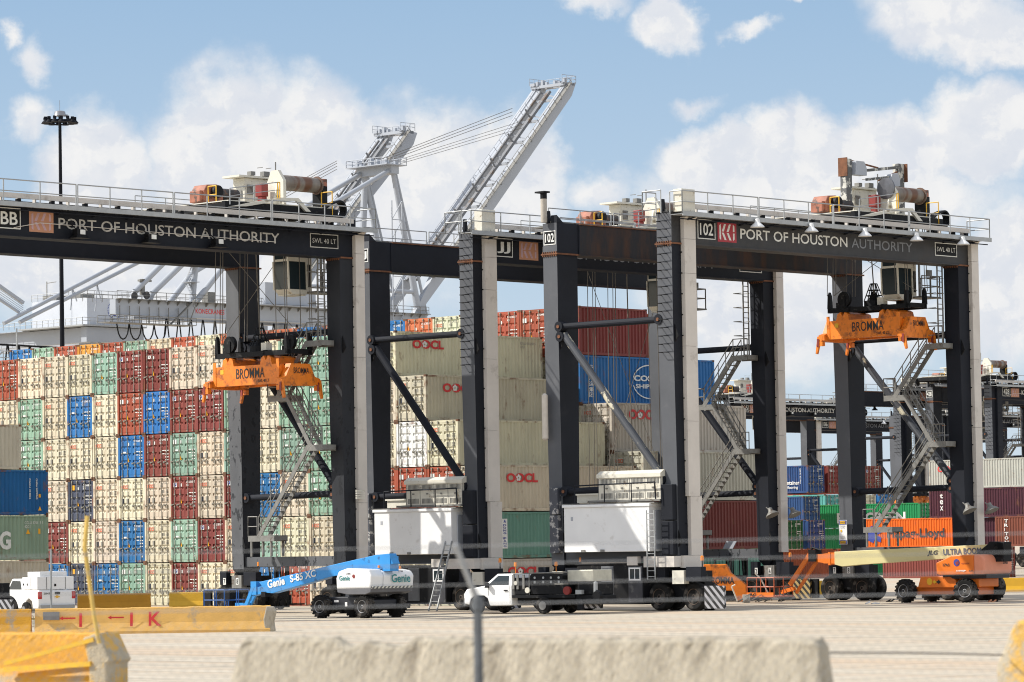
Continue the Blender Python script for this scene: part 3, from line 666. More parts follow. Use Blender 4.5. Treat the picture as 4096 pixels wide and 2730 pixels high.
def trolley(root, tx, extra):
    T = empty('trolley', (tx, 0, 0), 0); T.parent = root
    b = MB(); b.box(16.3, 24.0, .6, .85, 20.1, 20.6); b.box(16.3, 24.0, 7.9, 8.4, 20.15, 20.5)
    for x in (16.5, 20.0, 23.5): b.box(x, x + .4, .8, 7.9, 20.2, 20.55)
    for y in (.4, 8.0):
        for x in (16.8, 23.2): b.tube((x, y, 19.98), (x, y + .3, 19.98), .28, 12)
    b.build('trolley_frame', BLACK, T)
    b = MB(); b.prism([(16.4, 20.3), (19.8, 20.95), (21.1, 21.0), (21.95, 20.35), (21.6, 20.35), (20.95, 20.86), (19.9, 20.8), (17.6, 20.38)], 'y', .42, .56); b.prism([(16.4, 20.3), (19.8, 20.95), (21.1, 21.0), (21.95, 20.35), (21.6, 20.35), (20.95, 20.86), (19.9, 20.8), (17.6, 20.38)], 'y', 8.2, 8.34)
    b.box(16.6, 23.6, .7, 7.8, 20.62, 20.67); b.build('trolley_deck', CREAM, T)
    b = MB(); b.prism([(17.3, 20.8), (18.6, 20.8), (18.6, 21.5), (18.2, 21.75), (17.5, 21.7), (17.3, 21.4)], 'y', 3.3, 4.3); b.box(17.1, 17.4, 3.4, 4.2, 20.8, 21.4); g_ = b.build('gearbox', TERRA, T, bevel=.05)
    b = MB(); b.lathe([(0, .1), (.02, .3), (.3, .32), (.32, .2)], (18.0, 3.28, 21.35), (0, -1, 0), 16); b.build('brake_disc', BLACK, g_, True)
    b = MB(); b.lathe([(0, .2), (.05, .33), (1.2, .33), (1.3, .2)], (18.7, 3.8, 21.3), (1, 0, 0), 16); b.box(18.8, 20.2, 3.5, 4.1, 20.9, 21.05); b.lathe([(0, .15), (.05, .25), (.9, .25)], (18.9, 5.0, 21.3), (1, 0, 0), 12); b.build('hoist_motor', mat('greasy black machinery', (.03, .027, .025), rough=.5, var=.4, dirt=(.12, .06, .03), damt=.2), T, True)
    b = MB(); b.box(20.95, 23.0, 4.3, 5.2, 20.67, 22.35); h = b.build('electrical_cabinet', CREAM, T, bevel=.03)
    b = MB(); b.box(20.4, 23.2, 4.1, 5.4, 22.36, 22.46); b.build('cabinet_roof', CREAM, h); b = MB(); b.box(21.1, 21.5, 4.26, 4.3, 21.5, 22.0); b.box(20.9, 20.95, 4.5, 4.8, 21.3, 21.7); b.build('cabinet_hatch', DGALV, h)
    b = MB(); b.box(21.3, 21.6, 4.2, 4.5, 22.5, 22.7); b.box(22.2, 22.6, 4.2, 4.5, 22.5, 22.75)
    for q in ((22.1, 22.5), (22.7, 22.5), (22.1, 22.95), (22.7, 22.95)): b.tube((q[0], 4.2, q[1]), (q[0], 4.6, q[1]), .02, 5)
    b.tube((23.1, 4.3, 22.4), (23.1, 4.3, 23.3), .035, 6); b.build('mast_lights', DGALV, T)
    dr = mat('rope drum steel', (.22, .19, .16), rough=.5, metal=.3, var=.3, scale=2, dirt=(.14, .055, .025), damt=.35, dscale=1.2, dedge=.1, stretch=(1, .15, .15))
    b = MB(); prof = [(0, .3), (0, .46), (.06, .46), (.06, .38)]
    for i in range(24): prof += [(.08 + i * .105, .385), (.13 + i * .105, .40)]
    prof += [(2.6, .38), (2.6, .47), (2.68, .47), (2.68, .3)]
    b.lathe(prof, (21.3, 2.1, 21.95), (1, 0, 0), 22); D = b.build('rope_drum', dr, T, True)
    b = MB(); b.prism([(1.5, 20.67), (2.75, 20.67), (2.75, 21.9), (2.4, 22.55), (1.9, 22.55), (1.5, 22.0)], 'x', 21.05, 21.25); b.prism([(20.7, 20.67), (21.05, 20.67), (21.05, 21.9)], 'y', 1.9, 2.0); b.build('drum_support', CREAM, T); b = MB(); b.box(24.0, 24.3, 1.7, 2.5, 20.67, 21.9); b.build('drum_support', BLACK, T)
    b = MB(); b.box(24.1, 24.45, 1.85, 2.35, 21.9, 22.3); b.build('brake_unit', TERRA, T, bevel=.03); b = MB(); b.box(20.3, 20.75, 2.3, 2.8, 21.2, 21.85); b.box(20.35, 20.7, 2.35, 2.7, 20.67, 21.2); b.build('brake_unit', REDP, T, bevel=.03)
    # cable chain rolled at the right end
    b = MB(); pts = []
    for i in range(15): a = RAD(-90 + i * 13.5); pts.append((24.1 + .42 * math.cos(a), 20.62 + .42 * math.sin(a)))
    pts += [(23.5, 20.85), (22.9, 20.5), (22.0, 20.25)]
    for (xa, za), (xb, zb) in zip(pts, pts[1:]):
        b.bar((xa, .75, za), (xb, .75, zb), .45, .09, up=(0, 0, 1))
    b.build('cable_chain', BLACK, T)
    b = MB(); rail(b, [(16.4, .35, 20.4), (19.6, .35, 20.9)], .8, .028, True, 1.3); rail(b, [(17.0, 8.3, 20.5), (25.2, 8.3, 20.5)], 1.0, .028, True, 2); b.build('guard_rail', GALV, T)
    b = MB(); rail(b, [(17.4, 2.5, 20.67), (17.4, 3.1, 20.67)], .9, .03); rail(b, [(23.6, .6, 20.3), (23.6, 1.4, 20.3)], 1.2, .03); rail(b, [(19.6, .35, 20.9), (19.75, .35, 20.9)], .8, .03); b.build('yellow_rail', SAFEY, T)
    # driver's cabin
    b = MB(); x0, x1, y0, y1 = 21.95, 23.25, 2.2, 3.3
    b.box(x0, x1 + .35, y0, y1, 17.98, 18.5); b.frus((x0 + .35, x1, y0, y1, 16.3), (x0 + .05, x1, y0, y1, 16.55)); b.box(x0 + .3, x1, y0 + .1, y1, 16.25, 16.3)
    for (a, c) in (((x0, y0), (x0 + .05, y0)), ((x1 - .03, y0), (x1, y0)), ((x0, y1), (x0 + .05, y1)), ((x1, y1), (x1, y1))): b.bar((a[0], a[1], 18.0), (c[0], c[1], 16.55), .08)
    b.box(x1 + .04, x1 + .35, y0, y1, 16.5, 17.98); c_ = b.build('cabin', CREAM, T)
    b = MB(); b.frus((x0 + .06, x1 - .04, y0 + .02, y1 - .02, 16.57), (x0 + .01, x1 - .04, y0 + .02, y1 - .02, 17.97)); b.box(x0 - .01, x0 + .3, y0 + .1, y1 - .1, 18.1, 18.4); b.build('cabin_glass', GLASS, c_)
    b = MB(); b.box(x1 + .02, x1 + .3, y0 - .01, y0 + .02, 16.7, 17.85); b.build('cabin_door', BLACK, c_)
    b = MB(); b.box(x1 + .4, 25.4, 1.9, 3.2, 16.42, 16.5); rail(b, [(x1 + .45, 1.9, 16.5), (25.3, 1.9, 16.5)], 1.1, .035, True, .8); rail(b, [(25.3, 1.9, 16.5), (25.3, 3.2, 16.5)], 1.1, .035, True, .8); b.box(24.8, 25.3, 2.4, 2.45, 17.7, 18.0)
    for x in (23.7, 25.2): b.bar((x, 3.2, 16.5), (x, 3.2, 20.3), .09)
    b.build('cabin_platform', DGALV, c_)
    if extra:
        dg = mat('flaking white paint on steel', (.55, .54, .48), rough=.7, var=.2, dirt=(.03, .035, .045), damt=.42, dscale=2.2, dedge=.03)
        b = MB(); b.box(19.45, 19.95, 3.6, 4.0, 20.9, 23.85); p_ = b.build('gantry_post', dg, T); b = MB(); b.box(24.2, 24.7, 3.7, 4.1, 20.6, 23.9); b.build('gantry_post', dg, T)
        b = MB(); b.bar((19.5, 3.8, 23.85), (22.5, 3.8, 23.55), .08); b.bar((22.5, 3.8, 22.85), (24.2, 3.8, 23.45), .07); b.box(19.4, 19.46, 3.5, 4.1, 22.9, 23.9); b.box(24.7, 24.76, 3.5, 4.2, 22.9, 23.9); b.build('rusty_bracing', RUST, p_)
        b = MB(); b.bar((19.9, 3.8, 23.15), (24.3, 3.8, 23.7), .16); b.bar((20.7, 3.2, 22.75), (24.2, 3.7, 23.2), .14); b.build('gantry_arm', dg, p_)
        b = MB(); b.prism([(20.0, 23.0), (21.0, 23.0), (21.0, 23.4), (20.8, 23.75), (20.1, 23.75)], 'y', 3.4, 3.9); b.prism([(22.9, 22.55), (23.8, 22.6), (23.8, 23.0), (23.6, 23.3), (23.1, 23.2)], 'y', 3.3, 3.8); b.build('heater_box', GREYW, p_)
        b = MB(); b.lathe([(0, .3), (.03, .58), (.12, .58), (.15, .3)], (20.9, 2.1, 22.2), (1, 0, 0), 26); b.build('reel_disc', mat('scuffed dark steel disc', (.12, .12, .13), rough=.35, metal=.6, var=.3), D, True)
    return T
def ropes(root, X, zt, name='hoist_rope'):
    b = MB()
    for y in (1.35, 1.5, 2.2, 6.3, 6.5, 6.9):
        for dx in (.2, 1.9): b.tube((X + dx, y, zt), (X + dx + .05 * (y - 4), y, 20.2), .022, 5)
    b.tube((X + .9, 4.2, zt), (X + .6, 4.2, 20.2), .035, 6); b.tube((X + 1.2, 1.5, zt), (X - .8, 6.6, 20.2), .018, 5); b.tube((X + .3, 6.5, zt), (X + 2.2, 2.0, 20.2), .018, 5)
    return b.build(name, ROPE, root)
def crane(o, ident, label, tx, opt):
    r = empty('gantry_crane', yard(o, 0, 0), YAW, label, 'gantry crane', 'rubber tyred gantry cranes')
    near = opt.get('near', True)
    # legs
    lm = {0: NAVY, 1: NAVY, 2: NAVY, 3: NAVY}; spots = opt.get('spots', False)
    for i, (x, y) in enumerate(((0, 0), (0, 7.72), (23.5, 0), (23.5, 7.72))):
        b = MB(); leg(b, x, x + 1.5, y, y + .97); g_ = b.build('leg', [NAVYSPD, NAVYSPD if y < 1 else NAVYSPOT] if (spots and x > 0) else [NAVY, NAVYL if x < 1 or y > 1 else NAVY], r)  # sun-facing sides get the painted sunlight; near right leg kept dark as shaded
        b = MB(); b.box(x - .08, x + 1.58, y - .08, y + 1.05, 18.04, 18.12)
        for q in range(7): b.box(x - .06, x + .02, y + .02 + q * .15, y + .08 + q * .15, 17.96, 18.2)
        b.build('flange', RUST, g_)
        if near:
            b = MB(); b.prism([(y - .25, 13.5), (y, 13.2), (y, 14.1), (y - .1, 13.9)], 'x', x + .1, x + .16); b.prism([(y - .22, 3.4), (y, 3.1), (y, 4.0), (y - .1, 3.8)], 'x', x + .1, x + .16); b.build('lifting_lug', BLACK, g_)
    # girders
    b = MB(); b.box(0, 25, .0, .97, 18.12, 19.62); b.box(1.5, 23.5, -.08, 1.05, 18.06, 18.12); b.box(-.03, 25.03, -.06, 1.03, 19.62, 19.66); b.mi[5] = 1
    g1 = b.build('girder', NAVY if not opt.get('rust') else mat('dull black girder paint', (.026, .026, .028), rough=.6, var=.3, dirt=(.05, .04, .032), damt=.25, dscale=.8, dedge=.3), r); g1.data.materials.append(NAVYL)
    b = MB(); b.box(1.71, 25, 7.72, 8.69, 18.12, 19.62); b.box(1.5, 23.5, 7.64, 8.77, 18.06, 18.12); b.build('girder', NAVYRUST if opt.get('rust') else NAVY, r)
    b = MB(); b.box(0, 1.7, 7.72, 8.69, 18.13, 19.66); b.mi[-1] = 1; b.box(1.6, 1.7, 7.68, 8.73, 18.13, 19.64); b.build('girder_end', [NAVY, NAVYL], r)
    b = MB(); b.box(1.7, 25, 7.66, 8.75, 19.63, 19.68); b.build('rusty_top_flange', RUST, r)
    for y in (.45, 8.2):
        b = MB(); b.box(.1, 24.9, y - .06, y + .06, 19.66, 19.78); b.build('trolley_rail', DGALV, r)
        b = MB(); b.prism([(.0, 19.66), (.5, 19.66), (.0, 20.05)], 'y', y - .5, y - .1) if y > 1 else b.box(24.7, 24.9, .3, .6, 19.7, 20.1)
        b.prism([(-.02, 19.66), (.25, 19.66), (.16, 20.3), (-.02, 20.3)], 'y', y + .1, y + .22); b.build('end_stop', NAVY, r)
    # near walkway
    wx0 = opt.get('wx0', -.3)
    b = MB(); b.box(wx0, 25.3, -.92, -.1, 19.44, 19.48); b.box(wx0, 25.3, -.96, -.9, 19.36, 19.58); b.build('walkway', GALV, r)
    b = MB()
    for i in range(12): x = .9 + i * 2.12; b.prism([(-.9, 19.36), (-.02, 19.36), (-.02, 19.2), (-.1, 19.2)], 'x', x, x + .06)
    b.tube((wx0, -.75, 19.22), (25.2, -.75, 19.22), .03, 5); b.build('walkway_bracket', NAVY, r)
    b = MB(); b.box(.4, 24.2, -.34, -.2, 19.82, 20.06)
    for i in range(24): b.box(.7 + i, .78 + i, -.2, -.02, 19.68, 20.0)
    b.build('cable_trough', BEIGE, r)
    b = MB()
    for i in range(12): x = .6 + i * 2.0; b.box(x, x + .05, -.5, -.12, 19.5, 19.8)
    for i in range(45): b.box(.6 + i * .52, .85 + i * .52, -.3, -.1, 19.55, 19.68)
    b.build('cable_bracket', BLACK, r)
    b = MB(); segs = [(wx0, 5.6), (5.7, 11.6), (11.7, 18.0), (18.1, 25.2)]
    for (a, c) in segs: rail(b, [(a, -.9, 19.48), (c, -.9, 19.48)], 1.12, .032, True, 2.0)
    rail(b, [(25.2, -.9, 19.48), (25.2, .6, 19.48)], 1.12, .032, True, 1.5); rail(b, [(wx0, -.9, 19.48), (wx0, -.1, 19.48)], 1.12, .032)
    if opt.get('box', True): rail(b, [(-1.1, -.3, 19.48), (-1.1, .9, 19.48), (-.1, .9, 19.48)], 1.12, .032, True, 1.3)
    rail(b, [(1.2, 9.4, 19.55), (6.0, 9.4, 19.55)], 1.05, .03, True, 2); rail(b, [(6.2, 9.4, 19.55), (14.0, 9.4, 19.55)], 1.05, .03, True, 2); rail(b, [(14.2, 9.4, 19.55), (25, 9.4, 19.55)], 1.05, .03, True, 2)
    b.build('guard_rail', GALV, r)
    b = MB(); b.box(.2, 25, 8.75, 9.45, 19.5, 19.56); b.build('walkway', DGALV, r)
    if opt.get('box', True): b = MB(); b.box(-.05, .95, -.75, -.2, 19.6, 20.72); b.build('terminal_cabinet', CREAM, r, bevel=.02)
    # ducts up the near legs
    for x in (.66, 24.38)[0 if opt.get('leftduct', True) else 1:]:
        b = MB(); z = 2.7
        for z1 in (5.6, 9.3, 13.0, 16.6, 18.3, 19.3): b.box(x + (.12 if z < 5 and x < 2 else 0), x + ((.98 if z < 5 else .86) if x < 2 else .62), -.26, -.02, z + .012, z1); z = z1
        b.prism([(-.02, 19.3), (-.26, 19.3), (-.4, 19.4), (-.02, 19.4)], 'x', x, x + (.86 if x < 2 else .62)); b.build('cable_duct', BEIGE if near or ident == '106' else NAVY, r)
        if near:
            b = MB()
            for q in range(15): b.box(x - .03, x, -.10, -.04, 3.2 + q * 1.03, 3.26 + q * 1.03)
            b.build('duct_bolt', BLACK, r)
    b = MB(); b.box(.2, 1.66 if opt.get('leftduct', True) else .9, -.26, -.02, 2.1, 2.7); b.box(-.35, .19, -.1, 1.9, 2.15, 2.68)
    b.box(-.35, -.1, 2.3, 3.0, 2.25, 2.68); b.build('lower_duct', BEIGE, r)
    # step irons up the near left leg
    if opt.get('steps', True):
        if 'step' not in _cm: b = MB(); b.path([(0, .72, 0), (-.3, .72, 0), (-.3, .32, 0), (0, .32, 0)], .022, 5); _cm['step'] = b.mesh('step_iron', BLACK)
        for q in range(18): link('step_iron', _cm['step'], r, (0, 0, 12.7 + q * .405))
    # braces
    for x in (.5, 24.2):
        b = MB(); b.tube((x - .3, 7.6, 14.36), (x - .3, .95, 14.36), .17, 14)
        b.build('upper_brace', NAVY, r); b = MB(); b.tube((x - .3, 7.5, 13.95), (x - .3, .95, 6.5), .2, 14); b.build('diagonal_brace', opt.get('brace', NAVY), r)
        b = MB(); b.tube((x - .3, 7.4, 6.0), (x - .3, .9, 6.1), .17, 14); b.build('lower_brace', NAVY, r)
        if 'pin' not in _cm:
            b = MB(); b.lathe([(0, .1), (0, .26), (.5, .26), (.5, .1)], (0, 0, 0), (1, 0, 0), 14); pj = b.mesh('pin_joint', NAVY)
            b = MB(); b.tube((-.05, 0, 0), (-.01, 0, 0), .09, 10); _cm['pin'] = (pj, b.mesh('pin', RUST))
        for (y, z) in ((7.68, 14.36), (.95, 14.36), (7.62, 13.85), (.95, 6.45), (.95, 6.05), (7.5, 6.0)): link('pin', _cm['pin'][1], link('pin_joint', _cm['pin'][0], r, (x - .55, y, z)))
    # sill beams
    for x in (.25, 23.75):
        b = MB(); b.box(x, x + 1.0, .6, 8.0, 2.42, 2.92); b.mi[-1] = 1; b.build('sill_beam', [NAVYSPD, NAVYSPOT] if (spots or x > 1) else [NAVY, NAVYL], r)  # sun-facing side of the beam takes the paler, sunlit copy
        b = MB()
        for y in (.7, 7.9): b.tube((x - .08, y, 2.6), (x - .02, y, 2.6), .16, 12)
        b.build('sill_pin', RUST, r)
    for x in (0, 23.5):
        for y in (.15, 8.2): bogie(r, x, y, (STRG if near else BLACK) if x == 0 else STRY if (y < 1 and ident == 'JJ') else BLACK, 0 if x == 0 else 2, {'JJ': '2A', '102': '78', 'BB': '78'}.get(ident, '') if (x > 1 and (y < 1) == (ident == 'JJ')) else '')
    # stairs on the right hand legs
    if opt.get('stairs', True):
        X0 = 22.55
        for (ya, yb, zl) in ((.45, 1.6, 13.75), (2.9, 4.5, 11.05), (.4, 1.6, 8.45)): b = MB(); landing(b, X0, X0 + .9, ya, yb, zl); b.build('stair_landing', DGALV, r)
        b = MB(); landing(b, X0, X0 + .9, 4.1, 6.1, 3.9)
        for (x, y) in ((X0, 4.4), (X0, 5.9), (X0 + .8, 4.4), (X0 + .8, 5.9)): b.bar((x + .05, y, 2.95), (x + .05, y, 3.9), .1)
        b.build('stair_landing', DGALV, r)
        for p, q in (((X0, 3.75, 11.1), (X0, 1.5, 13.8)), ((X0, 3.1, 11.1), (X0, 1.3, 8.5)), ((X0, 5.3, 3.95), (X0, 1.5, 8.5))):
            if p[2] > q[2]: p, q = q, p
            b = MB(); stair(b, p, q, .72, int((q[2] - p[2]) / .24)); f_ = b.build('stair_flight', DGALV, r)
            b = MB(); stair_rail(b, p, q, .72); b.build('hand_rail', DGALV, f_)
        b = MB(); rail(b, [(X0, 4.5, 11.1), (X0 + .9, 4.5, 11.1)], 1.0, .028); rail(b, [(X0, 3.7, 11.1), (X0, 4.5, 11.1)], 1.0, .028, True, .8); rail(b, [(X0, .45, 13.8), (X0, 1.5, 13.8)], 1.0, .03, True, .9)
        rail(b, [(X0, .45, 8.5), (X0, 1.2, 8.5)], 1.0, .03, True, .8); rail(b, [(X0, 5.4, 3.95), (X0, 6.1, 3.95), (X0 + .9, 6.1, 3.95)], 1.05, .03, True, 1)
        b.build('landing_rail', DGALV, r)
        b = MB()
        for x in (X0 + .25, X0 + .7): b.bar((x, .9, 13.8), (x, .9, 18.4), .06)
        for q in range(15): b.bar((X0 + .25, .9, 13.9 + q * .3), (X0 + .7, .9, 13.9 + q * .3), .04)
        for q in range(5): b.path([(X0 + .1, .9, 15 + q * .8), (X0 + .1, 1.5, 15 + q * .8), (X0 + .8, 1.5, 15 + q * .8), (X0 + .8, .9, 15 + q * .8)], .022, 5)
        b.build('caged_ladder', DGALV, r)
    # electrical house and engine room between the left legs
    if opt.get('house', True):
        b = MB(); b.box(-.55, 1.55, 1.3, 7.02, 2.93, 5.16); b.box(-.62, 1.62, 1.22, 7.1, 5.16, 5.3); h = b.build('electrical_house', WHITE, r, bevel=.02); b = MB()
        b.box(-.56, -.549, 6.4, 6.55, 4.5, 4.7); b.build('warning_label', GREYW, h)
        b = MB(); b.box(-.1, .8, 1.265, 1.3, 3.05, 4.95); b.box(.84, 1.5, 1.27, 1.3, 3.05, 4.95); b.build('house_door', GREYW, h)
        b = MB(); b.box(-.5, 1.5, 1.0, 7.2, 5.31, 5.36); b.box(-.3, 1.3, .8, 5.6, 5.4, 5.5); b.build('roof_edge', DGALV, h)
        b = MB(); b.box(-.2, 1.3, .82, 4.95, 5.5, 6.6); b.box(.15, 1.2, 5.25, 6.75, 5.4, 5.78); rb = b.build('resistor_bank', CREAM, h)
        b = MB(); b.prism([(-.28, 6.6), (1.38, 6.6), (1.38, 6.75), (1.1, 6.95), (0, 6.95), (-.28, 6.78)], 'y', .76, 5.02); b.box(.05, 1.3, 5.15, 6.85, 5.78, 5.86); b.build('bank_roof', CREAM, rb)
        b = MB()
        for q in range(5): y = .82 + q * 1.03; b.box(-.215, -.19, y - .012, y + .012, 5.52, 6.58)
        for q in range(4):
            y = 1.3 + q * 1.03
            for (za, zb) in ((5.58, 5.84), (6.28, 6.55)):
                for w_ in range(9): b.box(-.22, -.205, y - .36 + w_ * .09, y - .32 + w_ * .09, za, zb)
            b.box(-.24, -.2, y - .05, y + .08, 6.05, 6.12)
        b.build('vent_grille', DGALV, rb)
        b = MB(); b.path([(-.5, 6.3, 5.4), (-.5, 6.3, 6.25), (-.5, .95, 6.33), (-.5, .9, 5.5)], .04, 6)
        for y in (2.5, 4.3): b.tube((-.5, y, 5.4), (-.5, y, 6.28), .03, 6)
        b.build('roof_rail', NAVY, h)
        b = MB()
        for y in (4.3, 5.6): b.box(-.6, -.56, y, y + .25, 2.93, 3.05)
        b.build('vent_cap', DGALV, h)
        b = MB(); b.box(-.3, 1.5, 1.98, 6.4, .32, 2.28); b.box(-.34, 1.54, 1.9, 6.5, 2.28, 2.35); e = b.build('engine_room', BLACK, r, bevel=.02)
        b = MB(); b.box(-.325, -.3, 2.03, 2.95, .42, 2.2); d_ = b.build('door', mat('scuffed charcoal door', (.035, .037, .045), rough=.6, var=.3, dirt=(.1, .1, .1), damt=.15), e)
        b = MB()
        for (a, c, z0, z1) in ((2.12, 2.9, 1.5, 1.57), (2.12, 2.9, 2.07, 2.14), (2.12, 2.19, 1.57, 2.07), (2.83, 2.9, 1.57, 2.07), (2.48, 2.52, 1.57, 2.07)): b.box(-.35, -.325, a, c, z0, z1)
        b.build('window_frame', WHITE, d_); b = MB(); b.box(-.34, -.327, 2.2, 2.82, 1.58, 2.06); b.build('window_pane', GLASS, d_)
        b = MB()
        for q in range(22): b.box(-.34, -.3, 4.0, 4.72, .55 + q * .075, .59 + q * .075)
        b.box(-.315, -.3, 3.95, 4.77, .5, 2.22); b.build('louvre', mat('dull louvre metal', (.16, .165, .175), rough=.5, metal=.3), e)
        b = MB(); b.box(-.22, .1, .05, .8, 2.75, 4.4); b.box(-.22, .1, .05, .8, 4.46, 6.2); b.build('panel_box', NAVY, r, bevel=.02)
        b = MB(); b.box(-.2, .1, 7.75, 8.35, 2.9, 4.8); b.box(-.2, .1, 7.78, 8.35, 4.86, 6.2); b.build('panel_box', mat('chipped grey paint', (.06, .065, .08), rough=.6, dirt=(.45, .44, .42), damt=.18, dscale=3, dedge=.02), r, bevel=.02)
    if opt.get('ladder'):
        b = MB()
        for y in (.82, 1.32): b.bar((-.72, y, 1.55), (-.72, y, 4.95), .05)
        for q in range(12): b.bar((-.72, .82, 1.7 + q * .28), (-.72, 1.32, 1.7 + q * .28), .035)
        b.build('access_ladder', GALV, r)
    if opt.get('exhaust'):
        b = MB(); b.tube((-.25, 8.36, 19.7), (-.25, 8.36, 20.9), .17, 12); b.build('exhaust_pipe', mat('sooty stainless pipe', (.42, .38, .32), rough=.5, var=.2), r, True)
        b = MB(); b.tube((-.25, 8.36, 20.9), (-.25, 8.36, 21.2), .175, 12); b.box(-.5, -.05, 8.1, 8.75, 21.2, 21.28); b.build('exhaust_cap', BLACK, r)
        b = MB(); b.lathe([(0, .05), (.1, .16), (2.3, .16), (2.4, .05)], (-.3, 8.45, 8.6), (0, 0, 1), 14); b.build('exhaust_silencer', mat('lagged silencer', (.6, .55, .48), rough=.6, var=.15), r, True)
    # lamps
    lk = opt.get('lamps', 'dome')
    if lk == 'dome':
        for x in (5.3, 9.6, 14.0, 18.4, 22.5): dome_lamp(r, x, -1.1, 19.28)
        for (x, y, z) in ((23.1, -.6, 5.0), (24.9, -.75, 5.0)): dome_lamp(r, x, y, z, DGALV, (0, -.5, -1), 1.1)
    else:
        for x in (5.9, 10.3, 14.6):
            b = MB(); b.box(x, x + .55, -.6, -.25, 18.28, 18.55); b.frus((x - .15, x + .7, -.75, -.15, 18.12), (x, x + .55, -.6, -.25, 18.28)); b.bar((x + .1, -.4, 18.55), (x - .2, -.05, 19.0), .05); f_ = b.build('floodlight', BLACK, r)
            b = MB(); b.box(x + .18, x + .48, -.62, -.6, 18.3, 18.52); b.build('ballast_label', WTXT, f_)
        b = MB(); b.path([(2.5, -.12, 18.45), (4.0, -.2, 18.75), (18.9, -.2, 18.62)], .018, 5); b.build('conduit', BEIGE, r)
        for x in (1.5, 5.8): dome_lamp(r, x, 8.0, 17.85, BLACK)
        b = MB()
        for q in range(4): b.box(24.0, 24.6, -.5, -.42, 5.8 + q * .12, 5.88 + q * .12)
        b.build('spot_lamps', CREAM, r)
    # writing
    tm = opt.get('tm', WTXT)
    if ident: signplate(r, ident, (1.64 if len(ident) == 2 else 1.96, -.002, 18.4), 1.35, .98, 'y', bold=.015, tw=.74)
    if ident: signplate(r, ident, (-.001, 8.62, 18.55), .82, .72, 'x', bold=.015, tw=.74)
    kci(r, 3.5, -.002, 18.33, 1.45, opt.get('kbg', KPINK), opt.get('kfg', KPINKM))
    if opt.get('konecranes'): text('KONECRANES', tm, r, (5.4, -.012, 18.6), FY, h=.5, w=4.6, bold=.02)
    elif ident == '102':
        text('PORT OF HOUSTON', WTXT, r, (5.25, -.012, 18.56), FY, h=.52, w=8.65, bold=.012); text('AUTHORITY', GTXT, r, (14.25, -.012, 18.56), FY, h=.5, w=5.2, bold=.005)
    else: text('PORT OF HOUSTON AUTHORITY', tm, r, (5.25, -.012, 18.56), FY, h=.52, w=14.1, bold=.008)
    signplate(r, 'SWL 40 LT', (21.45, -.002, 18.5), 1.95, .72, 'y', tm=opt.get('tm2', WTXT), th=.34, tw=.84, bold=0)
    if opt.get('danger'):
        b = MB(); b.box(23.32, 23.35, 7.85, 8.45, 3.3, 4.6) if False else b.box(23.36, 23.4, 7.9, 8.45, 3.1, 4.45); s_ = b.build('notice_board', WHITE, r)
        b = MB(); b.box(23.345, 23.358, 7.92, 8.43, 4.2, 4.43); b.box(23.345, 23.358, 7.92, 8.43, 3.12, 3.33); b.build('notice_band', BLUTXT, s_)
        b = MB(); b.box(23.335, 23.343, 7.98, 8.37, 4.24, 4.39); b.box(23.335, 23.343, 7.98, 8.37, 3.15, 3.30); b.prism([(8.28 + .07 * math.cos(i), 3.85 + .08 * math.sin(i)) for i in range(6)], 'x', 23.34, 23.358); b.build('notice_yellow', SAFEY, s_)
        for s__, z, h_ in (('DANGER', 4.27, .09), ('P.P.E. REQUIRED\nAT ALL TIMES', 3.98, .17), ('P.P.E. REQUERIDO\nA TODAS LAS VECES', 3.42, .15), ('PELIGRO', 3.18, .09)): text(s__, BTXT, s_, (23.33, 8.36, z), FX, h=h_, w=.38)
    if tx is not None: trolley(r, tx, opt.get('extra', False))
    return r
